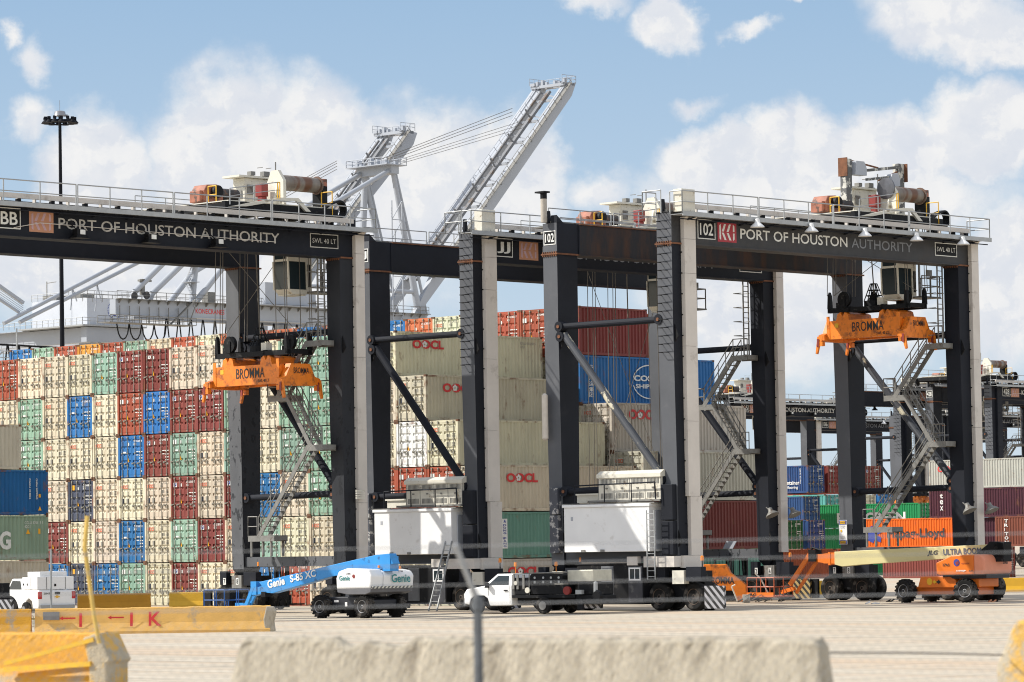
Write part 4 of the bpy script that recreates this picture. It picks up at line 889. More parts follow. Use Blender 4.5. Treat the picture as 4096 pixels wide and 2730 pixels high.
def spreader(o, X, zb, label):
    """orange telescopic spreader hanging between the legs; X left face, zb beam underside"""
    r = empty('spreader', yard(o, X, 4.3, zb), YAW, label, 'spreader', 'container spreaders')
    b = MB()
    for x in (0, 1.75): b.box(x, x + .38, -2.42, 2.42, 0, 1.0)
    b.box(.38, 1.75, -2.3, 2.3, .82, .9); b.box(-.03, .0, -2.5, -2.3, -.02, 1.25); b.box(-.03, .0, 2.3, 2.5, -.02, 1.25)
    for y in (-1.9, 1.0): b.prism([(y, 1.0), (y + .9, 1.0), (y + .8, 1.35), (y + .6, 1.45), (y + .45, 1.2), (y + .3, 1.45), (y + .1, 1.35)], 'x', .05, 2.1)
    body = b.build('spreader_beam', ORANGE, r)
    for sy in (-1, 1):
        b = MB(); b.prism([(-.25, .25), (.1, .35), (.45, 1.0), (1.75, 1.0), (2.1, .35), (2.45, .25), (2.45, -.05), (1.9, -.12), (.3, -.12), (-.25, -.05)], 'y', sy * 2.9, sy * 2.5)
        b.box(.3, 1.8, min(sy * 2.5, sy * 2.42), max(sy * 2.5, sy * 2.42), .1, .9); e = b.build('end_beam', ORANGE, r)
        for x in (-.3, 2.3):
            b = MB(); b.prism([(sy * 2.6, .22), (sy * 2.98, .18), (sy * 3.12, -.75), (sy * 3.02, -.78), (sy * 2.82, -.15), (sy * 2.6, -.02)], 'x', x + .03, x + .16); b.box(x, x + .22, min(sy * 2.6, sy * 2.8), max(sy * 2.6, sy * 2.8), -.35, -.1); b.build('corner_guide', ORANGE, e)
            b = MB(); b.box(x - .015, x, min(sy * 2.85, sy * 2.98), max(sy * 2.85, sy * 2.98), -.4, .05); b.build('reflector', REDP, e)
    b = MB(); b.box(.2, .45, -2.9, 2.6, 1.45, 1.7); b.box(1.65, 1.9, -2.9, 2.6, 1.45, 1.7)
    for y in (-2.9, -1.2, 1.0, 2.45): b.box(.2, 1.9, y, y + .15, 1.5, 1.75)
    hb = b.build('head_block', BLACK, r)
    for (x, y, R_) in ((.1, 1.4, .42), (1.3, -1.8, .42)):
        b = MB(); b.lathe([(0, .1), (0, R_), (.1, R_ * .92), (.2, R_), (.2, .1)], (x, y, 2.15), (1, .0, 0), 24); b.box(x - .05, x + .3, y - .12, y + .12, 1.7, 2.3); b.box(x + .1, x + .4, y + .3, y + .6, 1.7, 2.0); b.build('sheave', BLACK, hb, True)
    b = MB()
    for (x, y) in ((.2, 2.5), (1.8, 2.5), (.2, -2.75), (1.8, -2.75)): b.prism([(y - .12, 1.7), (y + .12, 1.7), (y + .08, 2.4), (y, 2.6), (y - .08, 2.4)], 'x', x, x + .2)
    b.build('rope_socket', BLACK, hb)
    b = MB(); b.lathe([(0, .5), (0, .55), (.3, .55), (.3, .35), (.85, .06)], (1.0, 0, 1.72), (0, 0, 1), 16)
    for i in range(6):
        a = i * 1.047; b.tube((1.0 + .55 * math.cos(a), .55 * math.sin(a), 2.0), (1.0 + .18 * math.cos(a), .18 * math.sin(a), 2.95), .03, 5)
    for (z, R_) in ((2.3, .44), (2.6, .31), (2.95, .18)):
        for i in range(8): a0, a1 = i * .7854, (i + 1) * .7854; b.tube((1 + R_ * math.cos(a0), R_ * math.sin(a0), z), (1 + R_ * math.cos(a1), R_ * math.sin(a1), z), .025, 5)
    b.build('cable_basket', BLACK, hb)
    b = MB(); b.box(.5, .9, -1.0, -.6, 1.75, 2.15); b.build('junction_box', CREAM, hb)
    text('BROMMA', BTXT, body, (-.012, .75, .34), FX, h=.52, w=2.15, bold=.004); text('SWL 40 LT', BTXT, body, (-.012, -.9, .1), FX, h=.16, w=.85, bold=.02)
    text('BROMMA', BTXT, body, (.62, -2.915, .5), FY, h=.3, w=1.05, bold=.004)
    b = MB(); b.box(-.02, -.003, 1.7, 1.95, .62, .85); b.build('yellow_label', SAFEY, body)
    return r
PAINTED = mat('navy brace with flaked cream patches', (.05, .055, .065), rough=.6, var=.2, dirt=(.62, .57, .42), damt=.12, dscale=1.6, dedge=.02, stretch=(2, .5, .5))
crane(OBB, 'BB', 'navy gantry crane lettered BB running out of the left edge', 0.0, dict(spots=True, lamps='flood', tm=FADED, tm2=FADED, box=False, steps=False, house=False, wx0=-3.0, leftduct=False))
crane(OJJ, 'JJ', 'navy gantry crane lettered JJ standing between the two others', -4.6, dict(tm=GTXT, lamps='dome2', wx0=-1.0) | dict(lamps='dome'))
crane(O102, '102', 'navy gantry crane numbered 102 with rusty far girder, on the right', -.95, dict(rust=True, kbg=KRED, kfg=WTXT, extra=True, ladder=True, exhaust=True, danger=True, brace=PAINTED, wx0=-.2))
spreader(OBB, 20.9, 11.7, 'orange spreader lowered in front of the stack, left crane')
spreader(O102, 20.6, 14.3, 'orange spreader hoisted high under the right hand crane')
cr_ = [x for x in col.objects if x.name.startswith('gantry_crane')]
for c_, (X, zt) in zip(cr_, ((20.9, 14.1), (16.0, 5.4), (20.6, 16.7))): ropes(c_, X, zt)
# ------------------------------------------------------------------ farther gantry cranes
def far_crane(px, py, ident, label, **k):
    """ground position given as metres east/north of the camera"""
    return crane(Vector((px, py, 0)), ident, label, k.pop('tx', -4.6), dict(near=False, house=False, box=k.pop('box', False), lamps=k.pop('lamps', 'none2')) | k)
far_crane(39.92, 472.04, '106', 'distant navy crane numbered 106 with faded lettering', tm=GTXT, lamps='dome', box=True, tx=-12)
far_crane(25.17, 410.14, '105', 'distant navy crane with bright white lettering, behind the zigzag stairs', tx=-14)
far_crane(41.79, 381.79, '', 'distant navy crane whose plain legs stand right of the crane marked 106', konecranes=True, tx=-6, box=True)
far_crane(50.79, 375.31, '428', 'distant navy crane numbered 428 near the right edge', konecranes=True, tx=-19)
far_crane(56.0, 462.0, '', 'farthest navy crane, dark legs behind the one numbered 428', tm=GTXT, tx=-9)
far_crane(70.0, 438.37, 'DD', 'distant navy crane lettered DD cut off by the right edge', tx=-12)
spreader(Vector((41.79, 381.79, 0)), 6.0, 6.6, 'distant orange spreader seen through the right hand stairs')
spreader(Vector((39.92, 472.04, 0)), 1.0, 9.4, 'distant spreader above the dark blue container, left of crane 106')

# ------------------------------------------------------------------ ship to shore cranes
def sts_local(o):
    return lambda s_, a_, z: (s_ - o[0], a_ - o[1], z)
def boxp(b, pts, a0, a1, q): b.prism([(s_ - q[0], z) for s_, z in pts], 'y', a0 - q[1], a1 - q[1])
BOOM = [(459.6, 85.1), (462.3, 85.6), (461.1, 83.1), (455.7, 77.4), (440.3, 61.2), (428.8, 49.5), (423.5, 44.2), (423.5, 42.0), (420.4, 42.0), (422.4, 44.9), (425.6, 49.4), (436.9, 60.7)]
def boom(root, q, pts, a0, gap, u, v):
    """twin girders with ties; u,v lower and upper ends of the top edge"""
    for a_ in (a0, a0 + gap):
        b = MB(); boxp(b, pts, a_, a_ + 1.0, q); g_ = b.build('boom_girder', GREYW, root)
        b = MB(); n = 26; P = Vector((u[0] - q[0], 0, u[1])); Q = Vector((v[0] - q[0], 0, v[1])); d = (Q - P).normalized(); nrm = Vector((-d.z, 0, d.x))
        yo = a_ - q[1] - .5; off = Vector((0, yo, 0)); b.bar(P + off, Q + off, .9, .1, up=nrm)
        for i in range(n + 1):
            c = P.lerp(Q, i / n) + Vector((0, yo - .4, 0)); b.bar(c, c + nrm * 1.1, .07)
        for h in (.55, 1.1): b.bar(P + Vector((0, yo - .4, 0)) + nrm * h, Q + Vector((0, yo - .4, 0)) + nrm * h, .06)
        b.build('boom_walkway', DGALV if a_ == a0 else GREYW, g_)
    b = MB(); rr = random.Random(3)
    for i in range(9):
        t = (i + .5) / 9; c = Vector((u[0] + (v[0] - u[0]) * t - q[0], a0 - q[1], u[1] + (v[1] - u[1]) * t - 1.0)); b.bar(c, c + Vector((0, gap, 0)), .45)
        c2 = Vector((u[0] + (v[0] - u[0]) * (t + .055) - q[0], a0 + gap - q[1], u[1] + (v[1] - u[1]) * (t + .055) - 1.0)); b.bar(c, c2, .22)
    b.build('boom_tie', GREYW, root)
    b = MB(); c = Vector((v[0] - q[0], a0 - q[1], v[1]))
    b.box(c.x - 1.3, c.x - .5, c.y, c.y + gap + 1, c.z - .5, c.z); b.box(c.x + .9, c.x + 1.7, c.y, c.y + gap + 1, c.z - .4, c.z + .1); b.box(c.x - 1.3, c.x + 1.7, c.y, c.y + .5, c.z - .3, c.z + .1); b.box(c.x - 1.3, c.x + 1.7, c.y + gap, c.y + gap + 1, c.z - .3, c.z + .1)
    for i in range(22): x, y = rr.uniform(-1.5, 1.8), rr.uniform(0, gap + 1); b.box(c.x + x - .2, c.x + x + .3, c.y + y, c.y + y + .5, c.z, c.z + rr.uniform(.3, 1.0))
    rail(b, [(c.x - 1.6, c.y, c.z + .1), (c.x + 2, c.y, c.z + .1), (c.x + 2, c.y + gap + 1, c.z + .1), (c.x - 1.6, c.y + gap + 1, c.z + .1)], 1.3, .05, True, 1.4)
    b.build('boom_tip', GREYW, root)
    b = MB(); P = Vector((u[0] - q[0] - 1.4, a0 - q[1] + 2.3, u[1] - .3)); Q = Vector((v[0] - q[0] - 2.5, a0 - q[1] + 2.3, v[1] - 1.5)); b.bar(P, Q, .7, .5); b.bar(P + Vector((0, 2.2, 0)), Q + Vector((0, 2.2, 0)), .35, .35)
    for i in range(7): c = P.lerp(Q, (i + .4) / 7.5); b.bar(c, c + Vector((-1.3, 0, 1.5)), .16, .3)
    b.build('trolley_track', mat('rust stained grey steel', (.17, .175, .185), rough=.6, dirt=(.13, .09, .06), damt=.2, dscale=.6), root)
q = (423.0, 425.0); Y0 = Vector((0, 0, 0))
R1 = empty('ship_to_shore_crane', yard(Y0, *q), YAW, 'pale grey quay crane with its long boom raised, red lettering on girder', 'quay crane', 'ship to shore cranes'); Lc = sts_local(q)
boom(R1, q, BOOM, 425, 7.0, (425.0, 49.0), (460.2, 85.3))
CHARC = mat('dark reel paint', (.03, .03, .035), rough=.6)
b = MB()
for dz in (0, .35, .7):
    b.tube(Lc(417.0, 431.5, 67.8 + dz), Lc(453.0, 432.0, 79.6 + dz * 1.8), .05, 5); b.tube(Lc(417.0, 426.0, 67.6 + dz), Lc(449.5, 426.0, 76.6 + dz * 1.8), .04, 5)
for dz in (0, .5, 1.0, 1.4): b.tube(Lc(409, 431, 67 + dz), Lc(384, 431, 55.5 + dz), .05, 5)
b.build('stay_cable', ROPE, R1)
b = MB(); b.box(-.8 - 6.6, .9 - 6.6, -.4, 8.2, 66.2, 67.6); b.box(-9.2, -4.4, -1.0, 9.0, 67.6, 67.75); rail(b, [(-9, -1, 67.7), (-4.5, -1, 67.7), (-4.5, 9, 67.7), (-9, 9, 67.7), (-9, -1, 67.7)], 1.2, .06, True, 1.4)
rr = random.Random(5)
for i in range(16): x, y = rr.uniform(-8.6, -5), rr.uniform(-.5, 8); b.box(x, x + .7, y, y + .6, 67.7, 67.7 + rr.uniform(.4, 1.5))
b.build('apex_platform', GREYW, R1)
for a_ in (425.4, 432.2):
    b = MB(); b.tube(Lc(416.6, a_, 66.9), Lc(422.4, a_, 42.5), .42, 12, r2=.65); b.tube(Lc(417.6, a_ + .3, 66.4), Lc(424.6, a_ + .3, 42.5), .26, 10); b.build('mast_leg', GREYW, R1, True)
    b = MB(); b.tube(Lc(415.9, a_, 66.8), Lc(378.0, a_, 48.3), .42, 12); b.tube(Lc(377.8, a_, 48.3), Lc(371.5, a_, 42.0), .5, 12); b.build('back_stay', GREYW, R1, True)
for (p, e) in (((372, 53.8), (359.8, 44.0)), ((375.5, 53.3), (363.3, 43.8))): b = MB(); b.tube(Lc(p[0], 425.5, p[1]), Lc(e[0], 425.5, e[1]), .48, 12); b.tube(Lc(e[0], 425.5, e[1]), Lc(e[0] - .6, 425.5, 42.6), .5, 10); b.build('support_strut', GREYW, R1, True)
b = MB(); b.tube(Lc(373.6, 426, 54), Lc(372.0, 426, 42.6), .45, 12, r2=.55); b.tube(Lc(417, 432.5, 66.5), Lc(415.2, 432.5, 43), .6, 12)
for i in range(3):
    z = 43.5 + i * 2.6; sg = 1 if i % 2 else -1
    stair(b, Lc(371.0, 425.6 + .9 * sg, z), Lc(371.0, 425.6 - .9 * sg, z + 2.4), .8, 9); b.box(-52.4, -50.6, -.6, 1.8, z + 2.4, z + 2.48)
b.build('stair_mast', GREYW, R1)
for a_ in (425.0, 432.0): b = MB(); b.box((355.4 if a_ < 430 else 365) - q[0], 424 - q[0], a_ - q[1], a_ - q[1] + 1.4, 40.3, 42.6); b.box((355.4 if a_ < 430 else 365) - q[0], 424 - q[0], a_ - q[1] - .15, a_ - q[1] + 1.55, 40.2, 40.32); b.build('bridge_girder', GREYW, R1)
b = MB(); rail(b, [Lc(355.4, 424.6, 42.7), Lc(424, 424.6, 42.7)], 1.2, .05, True, 2.0); rail(b, [Lc(355.4, 433, 42.7), Lc(424, 433, 42.7)], 1.2, .05, True, 2.0); b.box(-67.5, 1, -.9, 0, 42.62, 42.72)
for i in range(34): b.prism([(-.8, 42.6), (0, 42.6), (0, 42.0)], 'x', -67 + i * 2, -66.85 + i * 2)
b.build('girder_walkway', DGALV, R1)
b = MB(); b.box(353.3 - q[0], 371 - q[0], -1.2, 1.8, 38.85, 38.95); rail(b, [Lc(353.3, 423.8, 38.9), Lc(371, 423.8, 38.9)], 1.15, .05, True, 1.5); rail(b, [Lc(353.3, 426.8, 38.9), Lc(371, 426.8, 38.9)], 1.15, .05, True, 1.5)
for i in range(8): b.bar(Lc(356 + i * 2, 424.7, 39), Lc(356 + i * 2, 424.7, 41.6), .1)
b.bar(Lc(369.5, 424, 38.9), Lc(371.5, 424, 43.0), .12); b.bar(Lc(366, 424.2, 39), Lc(371, 424.2, 43.0), .5, .12)
b.build('service_platform', DGALV, R1)
b = MB()
for i in range(22):
    s0 = 356.2 + i * 2.55; w_ = 2.5 if i < 4 else 1.0; dp = 2.4 if i < 4 else 2.2
    pts = [Lc(s0 + w_ * t, 425.7, 38.8 - dp * (1 - (2 * t - 1) ** 2) ** .6 if 0 < t < 1 else 38.8) for t in (0, .12, .3, .5, .7, .88, 1)] if i < 4 else [Lc(s0 - .5, 425.7, 37.0), Lc(s0 - .1, 425.7, 39.9), Lc(s0 + .1, 425.7, 39.9), Lc(s0 + .5, 425.7, 37.0)]
    b.path(pts, .11, 6)
b.build('festoon_cable', BLACK, R1)
b = MB(); b.box(396.3 - q[0], 398.2 - q[0], .1, 1.4, 0, 45.2); b.box(396.3 - q[0], 398.2 - q[0], 7, 8.4, 0, 45); b.box(420.2 - q[0], 422.6 - q[0], 0, 1.5, 0, 42); b.box(420.2 - q[0], 422.6 - q[0], 7, 8.5, 0, 42); b.build('portal_leg', GREYW, R1)
b = MB(); b.box(398 - q[0], 421 - q[0], .3, 1.3, 34.5, 35.6); b.tube(Lc(396, 425.4, 46.4), Lc(422, 425.4, 46.4), .35, 10); b.box(386 - q[0], 396 - q[0], -1, 6, 43, 46.5); b.box(384 - q[0], 397 - q[0], -2, 7, 42.7, 42.85); b.build('cross_beam', GREYW, R1)
b = MB()
for i in range(8):
    z = 36 + i * 3.2
    for s0 in (415.4, 417.8): b.bar(Lc(s0, 424.5, z), Lc(s0, 424.5, z + 3.2), .16)
    b.bar(Lc(415.4, 424.5, z), Lc(417.8, 424.5, z + 3.2), .12); b.bar(Lc(417.8, 424.5, z), Lc(415.4, 424.5, z), .12)
b.build('lattice_tower', GREYW, R1)
text('KONECRANES', RTXT, R1, Lc(371.9, 424.98, 40.95), FY, h=.78, w=6.1, bold=.01)
for (x, z) in ((359.0, 43.2), (361.5, 43.4)): b = MB(); b.lathe([(0, .2), (0, .62), (.2, .62), (.2, .2)], Lc(x, 424.6, z), (0, 1, 0), 18); b.build('rope_reel', CHARC, R1)
b = MB(); b.box(361 - q[0], 361.6 - q[0], .2, .8, 43.5, 46.0); b.box(360.6 - q[0], 363 - q[0], .2, .8, 45.6, 45.9); b.build('davit', DGALV, R1); b = MB(); b.box(375.4 - q[0], 377 - q[0], 1, 2.4, 42.8, 44.6); b.build('air_conditioner', DGALV, R1)
# machinery house crane
q2 = (378.5, 460.0)
R2 = empty('ship_to_shore_crane', yard(Y0, *q2), YAW, 'quay crane with white machinery house and round blue emblem, far left', 'quay crane', 'ship to shore cranes'); Lq = sts_local(q2)
WH = mat('bright machinery house cladding', (.52, .55, .60), rough=.5, var=.05, scale=.2)
b = MB(); b.box(0, 12, 0, 14.6, 41.3, 45.85); b.box(0, 5, 8.5, 14.6, 41.3, 44.0) if False else b.box(-.05, 0, 4, 4.1, 41.3, 45.8); h = b.build('machinery_house', WH, R2)
b = MB(); rail(b, [(12, -.1, 45.9), (0, -.1, 45.9), (-.1, 14.6, 45.9)], 1.15, .05, True, 1.6); b.build('roof_rail', GALV, h)
b = MB(); b.box(1, 5, 9.5, 13, 45.9, 46.9); b.box(1.5, 4.5, 3.6, 7.5, 45.9, 46.7); b.bar((.3, 11, 45.9), (.3, 11, 49.2), .12); b.bar((.3, 11, 48.9), (.3, 8.5, 49.0), .1); b.build('roof_unit', DGALV, h)
b = MB(); b.lathe([(0, 1.55), (.03, 1.55)], (5.9, -.01, 43.9), (0, -1, 0), 28); em = b.build('emblem_disc', mat('pale emblem disc', (.6, .65, .72), rough=.6), h)
b = MB()
for i in range(32):
    a0 = i * math.pi / 16; b.bar((5.9 + 1.42 * math.cos(a0), -.05, 43.9 + 1.42 * math.sin(a0)), (5.9 + 1.42 * math.cos(a0 + .13), -.05, 43.9 + 1.42 * math.sin(a0 + .13)), .03, .16)
b.lathe([(0, .95), (.02, .95)], (5.9, -.045, 43.9), (0, -1, 0), 24); b.build('emblem_ring', BLUTXT, em); text('P', WTXT, em, (5.6, -.08, 43.4), FY, h=1.0, bold=.03)
b = MB(); b.box(-2.0, 12, -1.2, 16, 41.0, 41.25); rail(b, [(12, -1.2, 41.25), (-2, -1.2, 41.25), (-2, 26, 41.25)], 1.15, .05, True, 1.5); b.build('house_platform', GALV, R2)
b = MB(); b.box(-.5, 12, -.4, 1.0, 38.4, 40.9); b.box(.4, 1.8, 1.0, 36, 38.4, 40.9); b.box(10, 11.4, 1.0, 36, 38.4, 40.9); b.box(-1.0, 2.6, 16, 36, 40.9, 41.0); b.build('bridge_girder', GREYW, R2)
b = MB()
for (s_, a_) in ((1, 0), (9, 0)):
    for dx in (0, 1.6): b.bar((s_ + dx, a_, 0), (s_ + dx, a_, 38.4), .35)
    for i in range(12): b.bar((s_, a_, i * 3.2), (s_ + 1.6, a_, i * 3.2 + 3.2), .14); b.bar((s_, a_, i * 3.2), (s_ + 1.6, a_, i * 3.2), .14)
b.build('lattice_leg', GREYW, R2)
for (p, e) in (((387.1 + 6, 55.5), (360.1, 40.8)), ((390.7 + 6, 55.5), (363.4, 41.1))):
    b = MB(); b.tube(Lq(p[0], 459, p[1]), Lq(e[0], 459, e[1]), .34, 10); b.build('back_stay', GREYW, R2, True)
for (sx, z) in ((374.6, 47.1), (379.9, 47.9)): b = MB(); b.bar(Lq(sx, 459, z), Lq(sx - .5, 459, 43.5), .16); b.bar(Lq(sx, 459, z), Lq(sx + .9, 459, 45), .16); b.build('stay_post', GREYW, R2)
b = MB(); b.bar(Lq(354, 460, 50.2), Lq(365, 460, 44.4), .5); b.bar(Lq(354, 460, 47.8), Lq(364.1, 460, 42.8), .4)
for i in range(4): b.tube(Lq(354, 460, 49.6 - i * .45), Lq(365, 460, 43.9 - i * .35), .05, 5)
b.build('folded_boom', GREYW, R2)
b = MB(); b.bar(Lq(352, 459, 37.4), Lq(384, 459, 37.0), .2, .3)
for i in range(14): s0 = 354 + i * 2.3; b.path([Lq(s0 - .45, 459, 34.8), Lq(s0 - .1, 459, 37.2), Lq(s0 + .1, 459, 37.2), Lq(s0 + .45, 459, 34.8)], .14, 5)
b.build('festoon_cable', BLACK, R2)
b = MB()
for x in (355, 358, 362): b.bar(Lq(x, 458, 20), Lq(x, 458, 40), .18); b.bar(Lq(x, 458, 33), Lq(x + 4, 458, 36), .2)
rail(b, [Lq(355, 458, 34), Lq(362, 458, 34)], 2.2, .08, True, 1.5); b.build('access_tower', GALV, R2)
q3 = (415.0, 440.0)
R3 = empty('ship_to_shore_crane', yard(Y0, *q3), YAW, 'raised crane boom tip crowded with railings behind the mast apex', 'quay crane', 'ship to shore cranes')
B3 = [(434.6, 76.3), (437.1, 76.05), (436.1, 73.9), (427.5, 65.6), (415, 53.5), (408, 44), (405, 44), (411, 52.6), (424, 65.3)]
boom(R3, q3, B3, 440, 6.0, (406.5, 46.5), (434.5, 76.2))
b = MB(); b.box(-10, -8.5, 0, 1.4, 0, 45); b.box(-10, -8.5, 6, 7.4, 0, 45); b.box(-24, 0, 0, 1.2, 42, 44.2); b.box(-24, 0, 6, 7.2, 42, 44.2); b.build('portal_leg', GREYW, R3)

# ------------------------------------------------------------------ high mast light
HM = empty('high_mast_light', (-35.68, 280, 0), 0, 'tall black lighting mast with a ring of floodlights above the left crane', 'light mast')
DKP = mat('dark painted mast', (.008, .009, .013), rough=.7, spec=.15)
b = MB(); b.tube((.1, 0, 0), (0, 0, 37.9), .26, 16, r2=.12); b.build('pole', DKP, HM, True)
b = MB(); b.box(-.2, .3, -.3, .2, 27.2, 27.35); b.box(.15, .4, -.2, .1, 26.6, 27.6); b.build('pole_clamp', GALV, HM)
b = MB(); b.lathe([(0, .5), (.05, .48), (.35, .42), (.4, .3)], (0, 0, 37.95), (0, 0, 1), 20); b.tube((0, 0, 38.3), (0, 0, 39.2), .02, 5); b.box(.35, .62, -.1, .1, 37.9, 38.05); b.build('mast_cap', mat('dull silver cap', (.3, .3, .31), rough=.4, metal=.5), HM, True)
b = MB()
for i in range(12):
    a0, a1 = i * math.pi / 6, (i + 1) * math.pi / 6
    b.tube((1.0 * math.cos(a0), 1.0 * math.sin(a0), 37.55), (1.0 * math.cos(a1), 1.0 * math.sin(a1), 37.55), .05, 6)
    if i % 3 == 0: b.tube((0, 0, 37.55), (1.0 * math.cos(a0), 1.0 * math.sin(a0), 37.55), .05, 6)
b.build('lamp_ring', DKP, HM)
lampm = MB(); lampm.lathe([(0, .08), (.12, .14), (.3, .3), (.34, .31), (.35, .1)], (0, 0, 37.7), (0, 0, -1), 12); lampm.box(-.12, .12, -.12, .12, 37.65, 37.85); lm_ = lampm.mesh('floodlight', DKP, True)
for i in range(14): a0 = i * 2 * math.pi / 14; link('floodlight', lm_, HM, (1.18 * math.cos(a0), 1.18 * math.sin(a0), -.02 * (i % 2)))

# ------------------------------------------------------------------ boom lifts
SKYB = mat('bright blue machine paint', (.03, .26, .62), rough=.4, var=.06, dirt=(.02, .1, .25), damt=.05)
PALEY = mat('pale yellow boom paint', (.60, .53, .27), rough=.45, var=.05, scale=.8)
JORG = mat('orange machine paint', (.72, .17, .015), rough=.4, var=.08)
JPINK = mat('sun bleached orange hood', (.70, .26, .15), rough=.5, var=.06)
CHAR = mat('dark chassis paint', (.015, .016, .022), rough=.5, var=.3)
RIMG = mat('light grey rim paint', (.36, .36, .37), rough=.5, var=.15)
def lift_basket(r, y0, y1, m, jl=None):
    b = MB()
    for z in (.35, .85, 1.35):
        b.path([(.3, y0, z), (1.9, y0, z), (1.9, y1, z), (.3, y1, z), (.3, y0, z)], .03, 6)
    for x in (.3, 1.1, 1.9):
        for y in (y0, (y0 + y1) / 2, y1): b.tube((x, y, .3), (x, y, 1.37), .03, 6)
    b.box(.25, 1.95, y0 - .05, y1 + .05, .28, .36)
    bk = b.build('basket', m, r)
    b = MB(); b.box(.9, 1.3, y0 + .3, y0 + .9, .8, 1.3); b.build('control_console', BLACK, bk)
    if jl: b = MB(); b.box(.22, .26, y0, y1, .3, .55); b.build('basket_toe_board', JORG, bk); text(jl, BTXT, bk, (.215, y1 - .2, .34), FX, h=.17, w=.5, bold=.04)
    return bk
GN = empty('boom_lift', yard(O102, -15.32, 9.32), YAW, 'blue and white boom lift with white lettering on its raised arm', 'boom lift')
for (y, rt) in ((0, .12), (-2.92, 0)):
    put_wheel(GN, 0, y, .55, key='genie', rot=rt, R_=.53, w=.42, lug=True, rim=RIMG); put_wheel(GN, 2.5, y, .55, key='genie', flip=True, R_=.53, w=.42, lug=True, rim=RIMG)
b = MB(); b.prism([(-3.2, .5), (.25, .5), (.25, .85), (-.2, 1.0), (-2.7, 1.0), (-3.2, .85)], 'x', .45, 2.05)
for y in (0, -2.92): b.box(.3, 2.2, y - .15, y + .15, .42, .68)
b.lathe([(0, .7), (.3, .65)], (1.25, -1.5, .98), (0, 0, 1), 20); ch = b.build('chassis', CHAR, GN, bevel=.03)
text('S-85 XC', WTXT, ch, (.44, -1.95, .72), FX, h=.12, w=.7, bold=.03); b = MB(); b.box(.42, .45, -.9, -.6, .75, .85); b.box(.42, .45, -1.5, -1.35, .55, .75); b.build('chassis_label', WHITE, ch)
b = MB(); b.prism([(-3.6, 1.42), (-3.68, 2.0), (-3.5, 2.3), (-2.0, 2.36), (-1.45, 2.22), (-1.28, 1.9), (-1.3, 1.38)], 'x', -.08, .75); b.build('hood', WHITE, GN, bevel=.07)
b = MB(); b.prism([(-3.62, 1.42), (-3.7, 2.0), (-3.5, 2.22), (-2.9, 2.3), (-2.75, 1.42)], 'x', .77, 2.75); b.prism([(-2.74, 1.42), (-2.7, 2.2), (-1.3, 2.1), (-1.3, 1.42)], 'x', 1.9, 2.75); hd = b.build('counterweight', WHITE, GN, bevel=.08)
b = MB(); b.prism([(-3.58, 1.22), (-3.6, 1.41), (-1.3, 1.41), (-1.32, 1.22), (-2, 1.12), (-3.2, 1.12)], 'x', -.04, 2.7); b.build('turntable', mat('mid grey turntable paint', (.12, .12, .13), rough=.5), GN, bevel=.03)
b = MB(); b.box(-.02, 2.6, -3.72, -3.60, 1.40, 1.5); b.build('hazard_strip', stripes('white and black hazard strip', (.65, .62, .5), (.04, .04, .04), 9), hd)
b = MB(); b.prism([(5.3, 1.72), (-.44, 2.6), (-3.0, 2.98), (-3.85, 3.03), (-4.1, 2.55), (-3.4, 2.3), (.1, 1.97), (4.35, 1.17), (4.75, 1.2)], 'x', .95, 1.42); bm_ = b.build('boom', SKYB, GN, bevel=.02)
text('Genie', WTXT, bm_, (.93, 4.62, 1.40), (0, -1, .158), (0, .158, 1), h=.40, w=1.25, bold=.03); text('S-85 XC', WTXT, bm_, (.93, 3.0, 1.68), (0, -1, .158), (0, .158, 1), h=.36, w=1.85, bold=.03)
b = MB(); b.box(.9, 1.47, -3.95, -3.4, 2.2, 2.9); b.prism([(-1.2, 1.4), (-.9, 1.4), (-.75, 1.75), (-1.0, 2.1), (-1.3, 2.1)], 'x', .9, 1.45); b.bar((1.18, 4.9, 1.4), (1.18, 5.9, 1.2), .35); b.bar((1.0, 5.7, 1.55), (1.0, 6.3, .55), .12, .2); b.bar((1.35, 5.7, 1.55), (1.35, 6.5, .5), .12, .2); b.box(.95, 1.4, 5.5, 5.9, 1.1, 1.75); b.bar((1.18, 6.3, .6), (1.18, 7.2, .6), .2); b.build('jib', SKYB, GN)
b = MB(); b.bar((1.18, -2.5, 1.9), (1.18, .2, 1.95), .2); b.box(1.0, 1.4, 4.9, 5.2, 1.0, 1.25); b.build('lift_cylinder', BLACK, GN)
lift_basket(GN, 7.1, 8.6, mat('deep blue rail paint', (.015, .09, .30), rough=.5))
text('Genie', TEAL, GN, (-.095, -1.52, 1.78), FX, h=.24, w=.72, bold=.02); text('2784', BTXT, GN, (-.095, -2.0, 2.06), FX, h=.09, w=.28, bold=.02); text('Genie', TEAL, GN, (1.2, -3.74, 1.66), FY, h=.40, w=1.25, bold=.02); text('2784', BTXT, GN, (1.65, -3.73, 2.14), FY, h=.09, w=.32, bold=.02)
b = MB(); b.prism([(-2.5 + .1 * math.cos(i), 1.98 + .1 * math.sin(i)) for i in range(6)], 'x', -.1, -.085); b.build('round_sticker', REDP, GN)
b = MB(); b.lathe([(0, .06), (.12, .05)], (.8, -3.3, 2.36), (0, 0, 1), 8); b.lathe([(0, .06), (.12, .05)], (2.2, -3.3, 2.3), (0, 0, 1), 8); b.build('beacon', _m['amber beacon lens'], GN)

